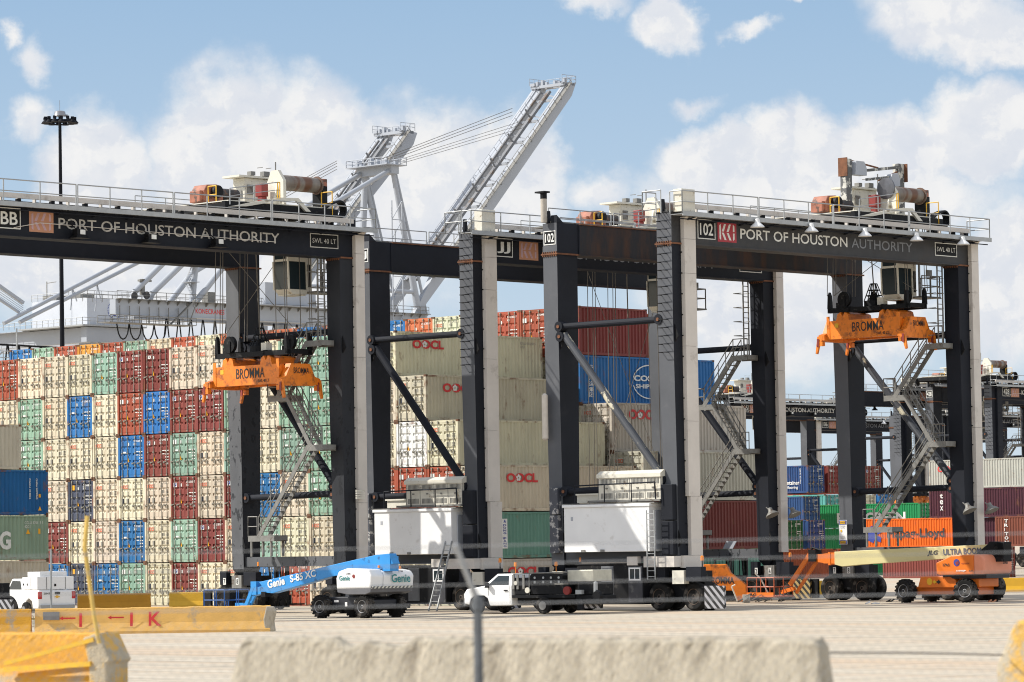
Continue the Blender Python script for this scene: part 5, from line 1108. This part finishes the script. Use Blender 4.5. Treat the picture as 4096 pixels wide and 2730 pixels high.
JL = empty('boom_lift', yard(O102, 17.95, -.04), YAW, 'orange boom lift with long pale yellow arm, front right', 'boom lift')
for y in (0, -4.0):
    put_wheel(JL, 0, y, .62, key='jlg', rot=.25 if y else -.12, R_=.60, w=.48, lug=True, rim=RIMG); put_wheel(JL, 2.75, y, .62, key='jlg', flip=True, R_=.60, w=.48, lug=True, rim=RIMG)
b = MB(); b.prism([(-3.4, .78), (-.75, .78), (-.95, 1.36), (-2.9, 1.38), (-3.2, 1.2)], 'x', .3, 2.4)
for y in (0, -4.0): b.box(.35, 2.5, y - .22, y + .22, .4, .8)
b.box(.6, 2.1, -4.2, .3, .42, .82); b.box(.5, 2.2, -4.6, -3.3, .8, 1.25); ch = b.build('chassis', JORG, JL, bevel=.04)
b = MB(); b.lathe([(0, .18), (.01, .18)], (.29, -1.55, 1.1), (-1, 0, 0), 16); b.build('orange_disc_sticker', SAFEY, ch)
b = MB(); b.prism([(-1.75, 1.08), (-1.9, 1.2), (-1.9, 1.13), (-2.0, 1.13), (-2.0, 1.03), (-1.9, 1.03), (-1.9, .96)], 'x', .27, .295); b.build('arrow_sticker', SAFEY, ch); b = MB(); b.prism([(-2.28, 1.08), (-2.12, .96), (-2.12, 1.03), (-2.02, 1.03), (-2.02, 1.13), (-2.12, 1.13), (-2.12, 1.2)], 'x', .27, .295); b.build('arrow_sticker', BTXT, ch)
b = MB(); b.prism([(-2.3, 1.5), (-2.28, 2.08), (-3.3, 2.46), (-4.7, 2.5), (-4.7, 1.47), (-2.5, 1.44)], 'x', -.1, .95); b.build('hood', JORG, JL, bevel=.05)
b = MB(); b.prism([(-4.71, 1.47), (-4.71, 2.51), (-5.2, 2.47), (-5.38, 2.25), (-5.38, 1.6), (-5.25, 1.47)], 'x', -.12, 2.35); b.build('counterweight', JPINK, JL, bevel=.1)
b = MB(); b.box(.3, 2.3, -5.2, -2.4, 1.25, 1.46); b.box(1.7, 2.7, -5.0, -2.6, 1.46, 2.3); b.build('turntable', CHAR, JL)
b = MB(); b.prism([(5.3, 2.03), (5.3, 2.72), (-4.85, 3.0), (-3.95, 2.42), (-3.2, 2.36), (-2.2, 2.28), (3.4, 2.02), (4.8, 1.92)], 'x', .95, 1.5); bm_ = b.build('boom', PALEY, JL, bevel=.02)
b = MB(); b.prism([(5.31, 2.08), (6.1, 2.1), (6.1, 2.62), (5.31, 2.68)], 'x', 1.0, 1.45); b.box(.97, 1.48, 5.6, 5.75, 2.0, 2.7); b.prism([(6.1, 2.12), (6.75, 2.2), (6.85, 2.4), (6.6, 2.6), (6.1, 2.6)], 'x', 1.04, 1.4); b.build('boom_extension', JORG, JL)
b = MB(); b.prism([(-4.86, 3.0), (-3.97, 2.42), (-4.6, 2.35), (-5.2, 2.3), (-5.85, 2.3), (-5.95, 3.12), (-5.0, 3.15)], 'x', .9, 1.55); b.box(.9, 1.6, -5.9, -5.3, 2.1, 3.1); b.build('boom_pivot', BLACK, JL, bevel=.03)
b = MB(); b.box(.95, 1.5, 6.6, 7.1, 2.2, 2.85); b.path([(1.2, 6.4, 2.8), (1.2, 7.0, 2.95), (1.2, 7.2, 2.6)], .05, 6); b.build('jib_pivot', BLACK, JL)
b = MB(); b.bar((1.05, 6.95, 2.72), (1.05, 8.5, .95), .12, .24); b.bar((1.35, 6.8, 2.25), (1.35, 8.3, .5), .12, .16); b.bar((1.2, 8.3, .75), (1.2, 9.2, .55), .2); b.build('jib', JORG, JL)
text('JLG', BTXT, bm_, (.93, -.95, 2.42), (0, -1, .02), h=.3, w=.72, bold=.035, shear=.25); text('ULTRA BOOM', mat('slate lettering', (.08, .09, .13), rough=.6), bm_, (.93, -2.0, 2.46), (0, -1, .025), h=.33, w=2.45, bold=.025)
for (y, z, s__, h_, w_, m__) in ((-2.72, 1.9, '2765', .14, .45, BTXT), (-3.6, 1.6, '1350SJP', .1, .62, WTXT), (-4.4, 1.6, 'JLG', .1, .25, BTXT), (-3.95, 2.0, 'PORT HOUSTON', .07, .5, REDP)): text(s__, m__, JL, (-.13, y, z), FX, h=h_, w=w_, bold=.03)
text('2765', BTXT, JL, (1.5, -5.4, 1.98), FY, h=.14, w=.42, bold=.03)
b = MB(); b.lathe([(0, .19), (.012, .19)], (-.105, -3.62, 2.08), (-1, 0, 0), 16); b.build('round_sticker', BLUTXT, JL); b = MB(); b.prism([(-3.62, 1.93), (-3.78, 2.02), (-3.74, 2.2), (-3.6, 2.1), (-3.52, 2.12)], 'x', -.13, -.12); b.build('round_sticker_mark', REDP, JL)
lift_basket(JL, 9.0, 10.9, mat('dark orange rail paint', (.42, .08, .02), rough=.5), 'JLG')
# ------------------------------------------------------------------ road vehicles
from mathutils import noise as mn
def tyre_pair(r, x, y, z, key, R_, w, rimm, flip=False):
    """axle across local y: rotate the x-axle wheel by 90 degrees"""
    ty, ri = wheel_meshes(key=key, R_=R_, w=w, rim=rimm)
    o = link('wheel', ty, r, (x, y, z), (0, 0, -math.pi / 2 if flip else math.pi / 2)); link('rim', ri, o); return o
CHROME = mat('polished wheel metal', (.3, .3, .3), rough=.35, metal=.7, var=.05)
# service truck: local x forward, y to its left (towards the camera)
th = math.pi - RAD(35)
ST = empty('service_truck', (-1.8, 173.2, 0), th, 'white service truck with black flatbed full of tool boxes', 'truck')
def pr(b, pts, y0, y1): b.prism(pts, 'y', y0, y1)
b = MB(); pr(b, [(-1.95, .42), (-.62, .40), (-.5, .75), (-.3, .88), (.3, .88), (.5, .7), (.58, .45), (.9, .5), (.92, 1.0), (.75, 1.22), (-.35, 1.38), (-.45, 1.4), (-1.95, 1.4)], -1.98, -.02)
cb = b.build('body', WHITE, ST, bevel=.05)
b = MB(); b.add([(-1.95, -.03, 1.38), (-1.95, -1.97, 1.38), (-1.9, -.2, 1.95), (-1.9, -1.8, 1.95), (-1.0, -.2, 1.95), (-1.0, -1.8, 1.95), (-.3, -.05, 1.38), (-.3, -1.95, 1.38)], [(0, 6, 4, 2), (1, 3, 5, 7), (2, 4, 5, 3), (0, 2, 3, 1)]); b.build('cab_roof', WHITE, ST)
b = MB(); b.add([(-1.0, -.21, 1.94), (-1.0, -1.79, 1.94), (-.29, -.06, 1.39), (-.29, -1.94, 1.39)], [(0, 2, 3, 1)]); b.build('windscreen', GLASS, ST)
b = MB(); b.add([(-1.75, -.02, 1.42), (-.55, -.02, 1.42), (-1.05, -.17, 1.86), (-1.7, -.17, 1.86)], [(0, 1, 2, 3)]); b.build('side_window', GLASS, ST)
b = MB(); b.box(-.62, -.5, .0, .22, 1.28, 1.52); b.build('wing_mirror', BLACK, ST); b = MB(); b.box(-1.7, -1.5, -.01, .03, 1.12, 1.17); b.build('door_handle', BLACK, ST); b = MB(); b.box(-1.84, -1.83, -.025, -.012, .5, 1.38); b.box(-.56, -.55, -.025, -.012, .9, 1.38); b.build('door_gap', BLACK, ST)
b = MB(); b.box(.88, 1.0, -1.9, -.1, .42, .66); b.box(.9, .95, -1.7, -.3, .7, 1.0); b.build('front_bumper', CHROME, ST); b = MB(); b.box(.8, .93, -.4, -.06, .78, 1.0); b.build('headlight', mat('clear lamp lens', (.7, .7, .7), rough=.1), ST)
b = MB(); b.box(-5.7, -2.0, -2.1, .05, .78, .92); b.box(-5.6, -.5, -1.5, -.5, .5, .78); bd = b.build('flatbed', BLACK, ST)
b = MB(); b.box(-3.05, -2.1, -2.1, .0, .93, 1.75); b.box(-5.3, -3.1, -.6, .02, .95, 1.42); tb = b.build('tool_box', BLACK, ST, bevel=.02)
b = MB(); b.prism([(-4.95, 1.45), (-3.05, 1.45), (-3.05, 1.85), (-3.15, 1.95), (-4.85, 1.95), (-4.95, 1.85)], 'y', -.55, .02); b.build('tool_chest', BLACK, ST, bevel=.02)
b = MB()
for x in (-3.35, -3.85, -4.3, -4.75): b.lathe([(0, .06), (.02, .06)], (x, .03, 1.75), (0, 1, 0), 8); b.box(x - .05, x + .05, .02, .05, 1.48, 1.6)
b.build('chest_latch', GALV, tb)
b = MB()
for x in (-2.15, -2.4, -2.75): b.box(x, x + .12, .0, .06, 1.2, 1.9)
b.path([(-2.1, 0, 1.95), (-5.2, 0, 2.0)], .03, 5); b.path([(-2.1, 0, 1.95), (-2.1, 0, .9)], .03, 5); b.path([(-3.0, 0, 1.98), (-3.0, 0, .9)], .03, 5); b.build('rack', DGALV, ST)
b = MB(); b.tube((-2.25, .05, 1.5), (-2.25, .1, 1.5), .1, 14); b.tube((-2.95, .05, 1.15), (-2.95, .12, 1.15), .14, 14); b.build('hose_reel', CREAM, ST)
b = MB(); b.box(-6.6, -5.1, -1.8, -.2, 1.55, 2.1); b.build('diamond_plate_box', mat('bare aluminium plate', (.5, .48, .4), rough=.4, metal=.5, var=.2), ST, bevel=.02)
b = MB(); b.box(-6.8, -5.7, -1.9, 0, .5, .9); b.box(-6.7, -5.8, -1.8, -.1, .9, 1.5); b.box(-6.2, -5.9, 0, .2, .2, .7); b.build('welder', BLACK, ST, bevel=.04)
b = MB(); b.lathe([(0, .08), (0, .2), (.04, .2), (.04, .1), (.12, .1), (.12, .2), (.16, .2), (.16, .08)], (-5.3, .05, 1.12), (0, 1, 0), 20); b.build('red_hose_reel', mat('dull red reel paint', (.22, .02, .015), rough=.6), ST)
b = MB(); b.lathe([(0, .1), (.55, .1), (.6, .03)], (-6.85, .0, .95), (0, 0, 1), 12); b.box(-6.2, -5.85, .02, .25, .95, 1.15); b.build('gas_bottle', GALV, ST); b = MB(); b.lathe([(0, .2), (.15, .3), (.3, .22)], (-7.0, -.1, .85), (0, 1, 0), 14); b.build('coiled_hose', BLACK, ST)
for x, rm in ((0, CHROME), (-3.95, CHROME)): tyre_pair(ST, x, .0, .41, 'truck' + rm.name[:4], .41, .27, rm); tyre_pair(ST, x, -2.0, .41, 'truck' + rm.name[:4], .41, .27, rm, True)
b = MB(); b.prism([(.62, .4), (-.62, .4), (-.5, .78), (-.28, .9), (.28, .9), (.5, .75)][::-1], 'y', -.3, -.03); b.build('wheel_arch', BLACK, ST)
for x in (-.3, -2.7): b = MB(); b.tube((x - 1.2, -1.0, 1.95), (x - 1.2, -1.0, 2.3), .02, 5); b.lathe([(0, .08), (.2, .07)], (x - 1.2, -1.0, 2.3), (0, 0, 1), 8); b.build('beacon', _m['amber beacon lens'], ST)
# pickup: local x forward, rear bumper at x=0, left side y=0 (left), right side y=-2
PK = empty('pickup_truck', (-23.55, 175, 0.05), math.pi / 2 + RAD(30), 'white pickup with white tool boxes on its bed, seen from behind at left', 'pickup')
b = MB(); pr(b, [(0, .62), (.0, 1.36), (.1, 1.42), (2.1, 1.42), (5.6, 1.3), (5.8, .7), (5.7, .5), (4.9, .5), (4.8, .85), (4.4, 1.0), (4.0, .85), (3.9, .5), (1.75, .5), (1.65, .85), (1.25, 1.0), (.85, .85), (.75, .5), (.1, .5)], -1.98, 0); b.build('body', WHITE, PK, bevel=.06)
b = MB(); pr(b, [(2.1, 1.4), (2.35, 1.95), (3.7, 1.98), (4.5, 1.35)], -1.85, -.12); b.build('cab', WHITE, PK, bevel=.06)
b = MB(); pr(b, [(2.45, 1.45), (2.6, 1.86), (3.6, 1.88), (4.1, 1.45)], -.13, -.1); b.box(2.06, 2.2, -1.6, -.4, 1.48, 1.82); b.build('window', GLASS, PK)
b = MB(); b.box(.12, .9, -1.95, -.0, 1.44, 2.08); b.box(.95, 2.05, -.45, .02, 1.44, 2.05); b.box(.95, 2.05, -1.97, -1.55, 1.44, 2.05); tb = b.build('tool_box', WHITE, PK, bevel=.03)
b = MB(); b.box(.4, 2.0, -1.7, -.25, 2.06, 2.32); b.build('rack_box', WHITE, PK, bevel=.03); b = MB(); b.box(.1, .12, -1.0, -.9, 1.6, 1.72); b.box(1.3, 1.4, .02, .04, 1.65, 1.75); b.box(1.8, 1.9, .02, .04, 1.65, 1.75); b.box(.1, .125, -1.5, -1.49, 1.46, 2.06); b.box(.1, .125, -.5, -.49, 1.46, 2.06); b.build('latch', BLACK, tb)
TAIL = mat('red tail lamp lens', (.45, .008, .01), rough=.15)
for y in (-.2, -1.98): b = MB(); b.box(-.02, .12, y, y + .2, .98, 1.34); b.build('tail_light', TAIL, PK, bevel=.02)
b = MB(); b.box(-.03, .0, -1.15, -.88, 1.2, 1.32); b.build('tailgate_handle', BLACK, PK); b = MB(); b.box(-.12, .1, -1.9, -.08, .52, .68); b.build('rear_bumper', CHROME, PK)
text('2843', BTXT, PK, (-.012, -.28, 1.2), (0, -1, 0), h=.1, w=.34, bold=.02)
b = MB(); b.prism([(-1.15, 1.06), (-1.05, 1.06), (-1.05, 1.02), (-.95, 1.02), (-.95, 1.06), (-.85, 1.06), (-.88, 1.11), (-.95, 1.11), (-.95, 1.15), (-1.05, 1.15), (-1.05, 1.11), (-1.12, 1.11)], 'x', -.03, -.005); b.build('tailgate_emblem', SAFEY, PK)
for x in (1.25, 4.4): tyre_pair(PK, x, -.02, .42, 'pick', .42, .27, CHROME); tyre_pair(PK, x, -1.96, .42, 'pick', .42, .27, CHROME, True)
# striped bumper of another crane poking in at the far left edge
SB = empty('striped_bumper', (-25.9, 163, 0), RAD(20), 'black and yellow striped bumper block low at the left edge', 'bumper'); b = MB(); b.box(-1.5, 1.2, 0, .5, .15, 1.05); b.build('bumper_plate', stripes('bold black and yellow stripes', (.02, .018, .015), (.62, .42, .04), 3.2), SB, bevel=.03); b = MB(); b.box(-1.3, -1.0, .1, .4, 0, .15); b.box(.8, 1.0, .1, .4, 0, .15); b.build('bumper_foot', BLACK, SB)
# forklifts parked under the cranes
def forklift(at, yaw, m, label):
    r = empty('forklift', at, yaw, label, 'forklift', 'forklifts parked under the cranes')
    b = MB(); b.prism([(-.2, .35), (2.2, .35), (2.4, .7), (2.35, 1.3), (1.6, 1.35), (1.5, 1.0), (.5, 1.0), (.3, 1.3), (-.2, 1.3)], 'y', -.7, .7); b.build('body', m, r, bevel=.04)
    b = MB()
    for y in (-.5, .5): b.box(-.45, -.25, y - .08, y + .08, .1, 2.6); b.bar((0, y, 1.3), (.15, y, 2.35), .08); b.bar((1.9, y, 1.3), (1.6, y, 2.35), .08)
    b.box(-.42, -.3, -.5, .5, 2.45, 2.6); b.box(-.42, -.3, -.5, .5, 1.3, 1.42); b.box(0, 1.75, -.58, .58, 2.33, 2.4)
    for y in (-.35, .05, .3): b.box(-.38, -.34, y, y + .05, .4, 2.5)
    b.build('mast', BLACK, r)
    b = MB(); b.box(-.55, -.45, -.6, .6, .3, .8)
    for y in (-.4, .3): b.box(-1.6, -.5, y, y + .12, .22, .3)
    b.build('forks', BLACK, r)
    for x in (.3, 1.9):
        for y, fl in ((.62, False), (-.62, True)): tyre_pair(r, x, y, .36, 'fork', .36, .22, BLACK, fl)
    return r
forklift((-13.2, 196, 0), RAD(-140), BLACK, 'black forklift with upright mast behind the blue lift arm')
forklift((12.6, 203, 0), RAD(-120), BLACK, 'black forklift behind the small orange machine body')
FE = empty('fire_extinguisher', (14.3, 203.2, 0), 0, 'red fire extinguisher on a post between crane wheels', 'extinguisher'); b = MB(); b.lathe([(0, .08), (.5, .09), (.6, .03)], (0, -.1, .85), (0, 0, 1), 12); b.build('cylinder', REDP, FE, True); b = MB(); b.tube((0, .03, 0), (0, .03, 1.9), .04, 6); b.build('post', BLACK, FE)
# loose orange machine body lettered on its side
OB = empty('orange_machine', (10.75, 198, 0), RAD(-6), 'orange machine housing with black lettering resting behind the striped plate', 'machine')
b = MB(); b.prism([(-1.1, .65), (-1.1, 1.9), (-.35, 1.95), (-.3, 2.1), (1.0, 2.1), (1.25, 1.6), (1.9, 1.1), (2.1, .9), (2.1, .0), (1.6, .0), (1.4, .62)], 'y', 0, 1.6); o_ = b.build('housing', ORANGE, OB, bevel=.05)
b = MB(); b.box(-.9, 1.5, .1, 1.5, .1, .6); b.build('skid', BLACK, OB); text('BROMMA', BTXT, o_, (-.0, -.02, 1.0), FY, h=.38, w=1.45, bold=.025); text('20', BTXT, o_, (-1.0, -.02, 1.25), FY, h=.22, w=.32, bold=.04)
b = MB(); b.box(-1.05, -.5, -.05, .4, 1.92, 2.1); b.build('lid', CREAM, o_)
# leaning ladder and scrap
LD = empty('ladder', yard(OJJ, -1.3, 1.5, 0), YAW, 'aluminium ladder leaning on the white electrical house of the middle crane', 'ladder'); b = MB()
for y in (-.3, .3): b.bar((-.5, y, 0), (.75, y * .75, 3.6), .05, .08)
for i in range(12): t = .06 + i * .08; b.bar((-.5 + 1.25 * t, -.3 + .07 * t, 3.6 * t), (-.5 + 1.25 * t, .3 - .07 * t, 3.6 * t), .035)
b.build('ladder_frame', GALV, LD); LD['label'] = 'aluminium ladder leaning on the white electrical house of the middle crane'
rr = random.Random(11)
SC = empty('scrap_heap', (13.1, 194, 0), 0, 'small heap of broken panels and pipe beside the orange basket', 'scrap')
b = MB()
for i in range(9): x, y = rr.uniform(-1.2, 1.4), rr.uniform(-.4, .4); b.bar((x, y, .05), (x + rr.uniform(.3, .9), y + rr.uniform(-.3, .3), rr.uniform(.1, .5)), rr.uniform(.1, .4), .04)
b.build('broken_panel', DGALV, SC)
b = MB(); b.path([(-1.0, 0, .1), (-1.3, 0, .9), (-1.1, 0, 1.0)], .04, 5); b.path([(.9, 0, .1), (.3, 0, 1.3), (0, 0, 1.6)], .04, 5); b.box(-.7, -.3, -.1, .2, 0, .45); b.build('bent_pipe', CREAM, SC)
for (x, y, w_, lb, m_) in ((18.4, 184.5, .28, 'crumpled white litter on the concrete left of the orange lift', WHITE), (24.6, 184, .2, 'small pink litter on the concrete under the orange lift wheels', KPINK), (20.0, 190, .22, 'dark scrap of timber on the concrete before the right crane bogie', BLACK)):
    b = MB()
    for i in range(5): q = (rr.uniform(-w_, w_), rr.uniform(-.1, .1)); b.bar((q[0], q[1], .02), (q[0] + w_ * .8, q[1] + .05, rr.uniform(.03, .14)), .12, .05)
    tag(b.build('litter', m_, loc=(x, y, 0)), lb, 'litter')
# small leaning white panel and lamp on the sill of the middle crane
PN = MB(); PN.prism([(-.5, 0), (.25, 0), (.55, .42), (-.2, .45)], 'y', 0, .05); tag(PN.build('metal_sheet', GREYW, loc=yard(OJJ, 23.9, 3.2, 2.95)), 'small pale ribbed panel propped on the sill beam of the middle crane', 'panel').rotation_euler = (0, 0, RAD(-44))

# ------------------------------------------------------------------ barriers
_P = [(-.30, 0), (-.30, .08), (-.18, .33), (-.085, .78), (-.06, .81), (.06, .81), (.085, .78), (.18, .33), (.30, .08), (.30, 0)]
PROF = []
for (ya, za), (yb, zb) in zip(_P, _P[1:]):
    nn = max(1, int(math.hypot(yb - ya, zb - za) / .05))
    for i in range(nn): PROF.append((ya + (yb - ya) * i / nn, za + (zb - za) * i / nn))
PROF.append(_P[-1])
def jersey(name, Ln, H, at, rz, m, label, cat='barrier', group='barriers', chips=.012, seg=60, cut=(0, 0), seed=1, tilt=0, wid=1.0):
    k = H / .812; b = MB(); v = []; f = []; n = len(PROF)
    zz = []
    for i in range(seg + 1):
        x = Ln * i / seg
        dtop = 0
        if cut[0] and x < cut[0]: dtop = (1 - x / cut[0]) ** 1.3
        if cut[1] and x > Ln - cut[1]: dtop = (1 - (Ln - x) / cut[1]) ** 1.3
        for j, (y, z) in enumerate(PROF):
            z2 = z * k * (1 - .45 * dtop * (z / .8)); y2 = y * wid
            q = Vector((x * 2.5 + seed * 7, y2 * 2.5, z2 * 2.5)); d = mn.noise(q * .8) * .006 + mn.noise(q * 6) * chips * .12; edge = max(0, min(1, (z - .60) / .18)); d += edge * (mn.noise(q * 4) * chips * .45 + mn.noise(q * 11) * chips * .3)
            ch = 0
            if z > .7: ch = chips * 1.3 * max(0, min(1, (mn.noise(Vector((x * 1.3 + seed * 3.1, 4.2, 0))) - .15) * 8))
            v.append((x + (mn.noise(q * 2.3) * chips * 1.5 if i in (0, seg) else 0), y2 + (d if y < 0 else -d if y > 0 else 0), max(0, z2 + (d if z > .5 else 0) - ch)))
    for i in range(seg):
        for j in range(n - 1): a = i * n + j; f.append((a, a + n, a + n + 1, a + 1))
    f.append(tuple(range(n))); f.append(tuple(reversed(range(seg * n, seg * n + n)))); b.add(v, f)
    me = b.mesh(name, m); o = link(name, me, None, at, (0, tilt, rz)); tag(o, label, cat, group); return o
jersey('concrete_barrier', 6.0, .82, (-2.52, 31.9, 1.72), RAD(-33), CONC, 'weathered tan concrete barrier with chipped top, foreground centre', chips=.06, cut=(.14, .05), seg=150, seed=2)
CONY = mat('concrete with flaking yellow paint', (.42, .36, .26), rough=.95, var=.15, scale=4, dirt=(.66, .38, .06), damt=.45, dscale=2.2, dedge=.06, bump=1.0)
jersey('concrete_barrier', 5, .95, (4.92, 36, 1.55), RAD(-30), CONY, 'concrete barrier with flaking yellow paint in the bottom right corner', chips=.03, cut=(.2, 0), seg=80, seed=5)
YF = mat('faded ochre barrier paint', (.68, .40, .11), rough=.8, var=.10, scale=2, dirt=(.30, .27, .22), damt=.10, dscale=1.3, dedge=.12, bump=.4)
B1 = jersey('yellow_barrier', 9.5, 1.06, (-19.45, 143.6, .0), RAD(1.2), YF, 'long faded yellow barrier with red stencilled arrows and letters', chips=.012, seed=9, seg=90, wid=1.15)
for s_, x, h_, w_ in (('1', 1.8, .56, None), ('1', 3.85, .56, None), ('K', 4.6, .58, .5)): text(s_, RTXT, B1, (x, -.30, .30), (1, 0, 0), (0, .18, 1), h=h_, w=w_, bold=.02)
b = MB()
for x in (1.0, 2.95): b.prism([(x, .66), (x + .15, .74), (x + .15, .69), (x + .65, .69), (x + .65, .63), (x + .15, .63), (x + .15, .58)], 'y', -.30, -.285)
b.build('stencilled_arrow', RTXT, B1); b = MB(); b.box(.35, 1.0, -.31, -.2, .6, .92); b.build('grey_repair_patch', mat('grey mortar patch', (.22, .22, .22), rough=.9, var=.2), B1)
B1b = MB(); B1b.prism([(-.15, 0), (.25, 0), (.2, .4), (.3, .8), (.2, 1.0), (-.1, 1.02), (-.22, .5)], 'y', -.33, .3); B1b.build('broken_concrete_end', CONC, B1, loc=(9.45, 0, 0), bevel=.04)
jersey('yellow_barrier', 6.0, 1.06, (-25.6, 143.4, .0), RAD(1.0), YEL, 'yellow barrier running out of the left edge beside the stencilled one', chips=.012, seed=12)
jersey('yellow_barrier', 4.2, .85, (-25.3, 205, .05), 0, mat('orange ochre barrier paint', (.55, .25, .01), rough=.7, var=.08), 'orange yellow barrier behind dry grass, right of the pickup', seed=13)
jersey('yellow_barrier', 2.1, .85, (-20.1, 206, .05), 0, SAFEY, 'bright yellow barrier section left of the left crane wheels', seed=14)
jersey('yellow_barrier', 6.1, .85, (29.6, 216, .05), 0, SAFEY, 'bright yellow barrier section behind the orange lift at right edge', seed=15)
jersey('yellow_barrier', .8, .85, (17.85, 216, .05), 0, SAFEY, 'short yellow barrier end left of the right crane wheels', seed=16)
jersey('yellow_barrier', 1.0, .85, (-9.1, 214, .05), 0, SAFEY, 'yellow barrier glimpsed under the arm of the blue lift', seed=17)
jersey('concrete_kerb', 30, .32, (-42, 158, 0), RAD(2), CONC, 'low pale concrete kerb with dry grass behind the stencilled barrier', 'kerb', None, chips=.03, seed=18, wid=1.4)
# near yellow barrier with broken end, left corner
Bn = jersey('yellow_barrier', 2.4, .86, (-7.95, 51.1, 1.34), RAD(-25), YEL, 'large yellow barrier with broken end in the bottom left corner', chips=.03, seed=21, seg=60)
b = MB(); b.prism([(2.2, .78), (2.45, .86), (2.66, .46), (2.6, .42), (2.6, .0), (2.3, .0), (2.3, .4)], 'y', -.34, .25); b.build('broken_concrete_end', CONY, Bn, bevel=.03)
b = MB(); b.bar((.9, -.32, .42), (2.4, -.34, .76), .05, .06); b.bar((.9, -.33, .34), (2.35, -.35, .42), .05, .07); b.build('bent_reinforcement', mat('yellow coated bar', (.7, .42, .03), rough=.5), Bn)
PL = MB(); PL.path([(-.13, 0, 1.68), (-.17, 0, 1.25), (-.05, 0, .3), (.02, 0, -.1)], .03, 8)
tag(PL.build('leaning_post', mat('faded yellow post paint', (.62, .42, .10), rough=.6, var=.25, dirt=(.3, .22, .12), damt=.2), loc=(-5.85, 49.6, 2.15)), 'thin yellow post leaning above the near yellow barrier', 'post')
SP = MB(); SP.tube((0, 0, 0), (0, 0, 3.45), .045, 8); tag(SP.build('sign_post', GALV, loc=(-21.6, 165, 0)), 'slim grey metal post standing before the white pickup', 'post')
CW = MB(); CW.path([(0, 0, .0), (.8, 2.3, -.08), (1.6, 4.6, -.17), (2.4, 7.0, -.27)], .008, 6); tag(CW.build('cable', BLACK, loc=(2.5, 28.8, 2.42)), 'dark cable strung between the two foreground concrete barriers', 'cable')
# dry grass by the kerb
b = MB(); rr = random.Random(4)
for i in range(1500):
    x, y = rr.uniform(-28, -19.5), rr.uniform(158.5, 161); h_ = rr.uniform(.12, .6) * (1 if rr.random() < .3 else .6); dx = rr.uniform(-.2, .2); w_ = .012
    b.add([(x - w_, y, 0), (x + w_, y, 0), (x + dx + w_, y + .05, h_), (x + dx - w_, y + .05, h_)], [(0, 1, 2, 3)])
tag(b.build('dry_grass', mat('dry straw grass', (.42, .32, .13), rough=.8, var=.3)), kind='stuff')

# ------------------------------------------------------------------ boundary fence close to the camera
FN = empty('chain_link_fence', (-.27, 25, 1.2), 0, 'out of focus chain link fence with barbed wire on outrigger arms, nearest foreground', 'fence')
FG = mat('dull galvanised fence wire', (.33, .34, .35), rough=.55, metal=.4)
b = MB(); b.tube((0, 0, -.2), (0, 0, 1.70), .034, 14); b.lathe([(0, .045), (.08, .04), (.1, .02)], (0, 0, 1.68), (0, 0, 1), 12); p_ = b.build('post', mat('weathered dark post steel', (.13, .14, .15), rough=.6, metal=.3, var=.3, scale=6), FN, True)
b = MB(); b.bar((0, 0, 1.74), (-.15, -.12, 2.14), .032, .03); b.build('outrigger_arm', FG, p_)
b = MB(); x0, x1, z0, z1 = -4.2, 4.6, .0, 1.62; st = .085
n = int((x1 - x0 + z1) / st)
for i in range(n):
    for sg in (1, -1):
        xa = x0 - z1 * (sg > 0) + i * st + (z1 if sg < 0 else 0) * 0
        pa, pb = (xa, z0), (xa + (z1 - z0), z1)
        if sg < 0: pa, pb = (xa + z1, z0), (xa, z1)
        # clip to width
        def cl(p, q):
            if q[0] == p[0]: return None
            res = []
            for xx in (x0, x1):
                pass
            t0 = max(0, min(1, (x0 - p[0]) / (q[0] - p[0]))) ; t1 = max(0, min(1, (x1 - p[0]) / (q[0] - p[0])))
            lo, hi = min(t0, t1), max(t0, t1)
            if hi - lo < .02: return None
            return (p[0] + (q[0] - p[0]) * lo, p[1] + (q[1] - p[1]) * lo), (p[0] + (q[0] - p[0]) * hi, p[1] + (q[1] - p[1]) * hi)
        c_ = cl(pa, pb)
        if c_: b.tube((c_[0][0], .01 * sg, c_[0][1]), (c_[1][0], .01 * sg, c_[1][1]), .0012, 3, caps=False)
b.build('wire_mesh', FG, FN)
b = MB()
for (dx, dy, z) in ((-.15, -.12, 2.13), (-.09, -.08, 2.0), (-.04, -.03, 1.86), (0, 0, 1.72)): b.tube((x0, dy, z - .035), (x1, dy, z + .035), .0035 if z > 1.75 else .004, 5)
b.build('barbed_wire', FG, FN)
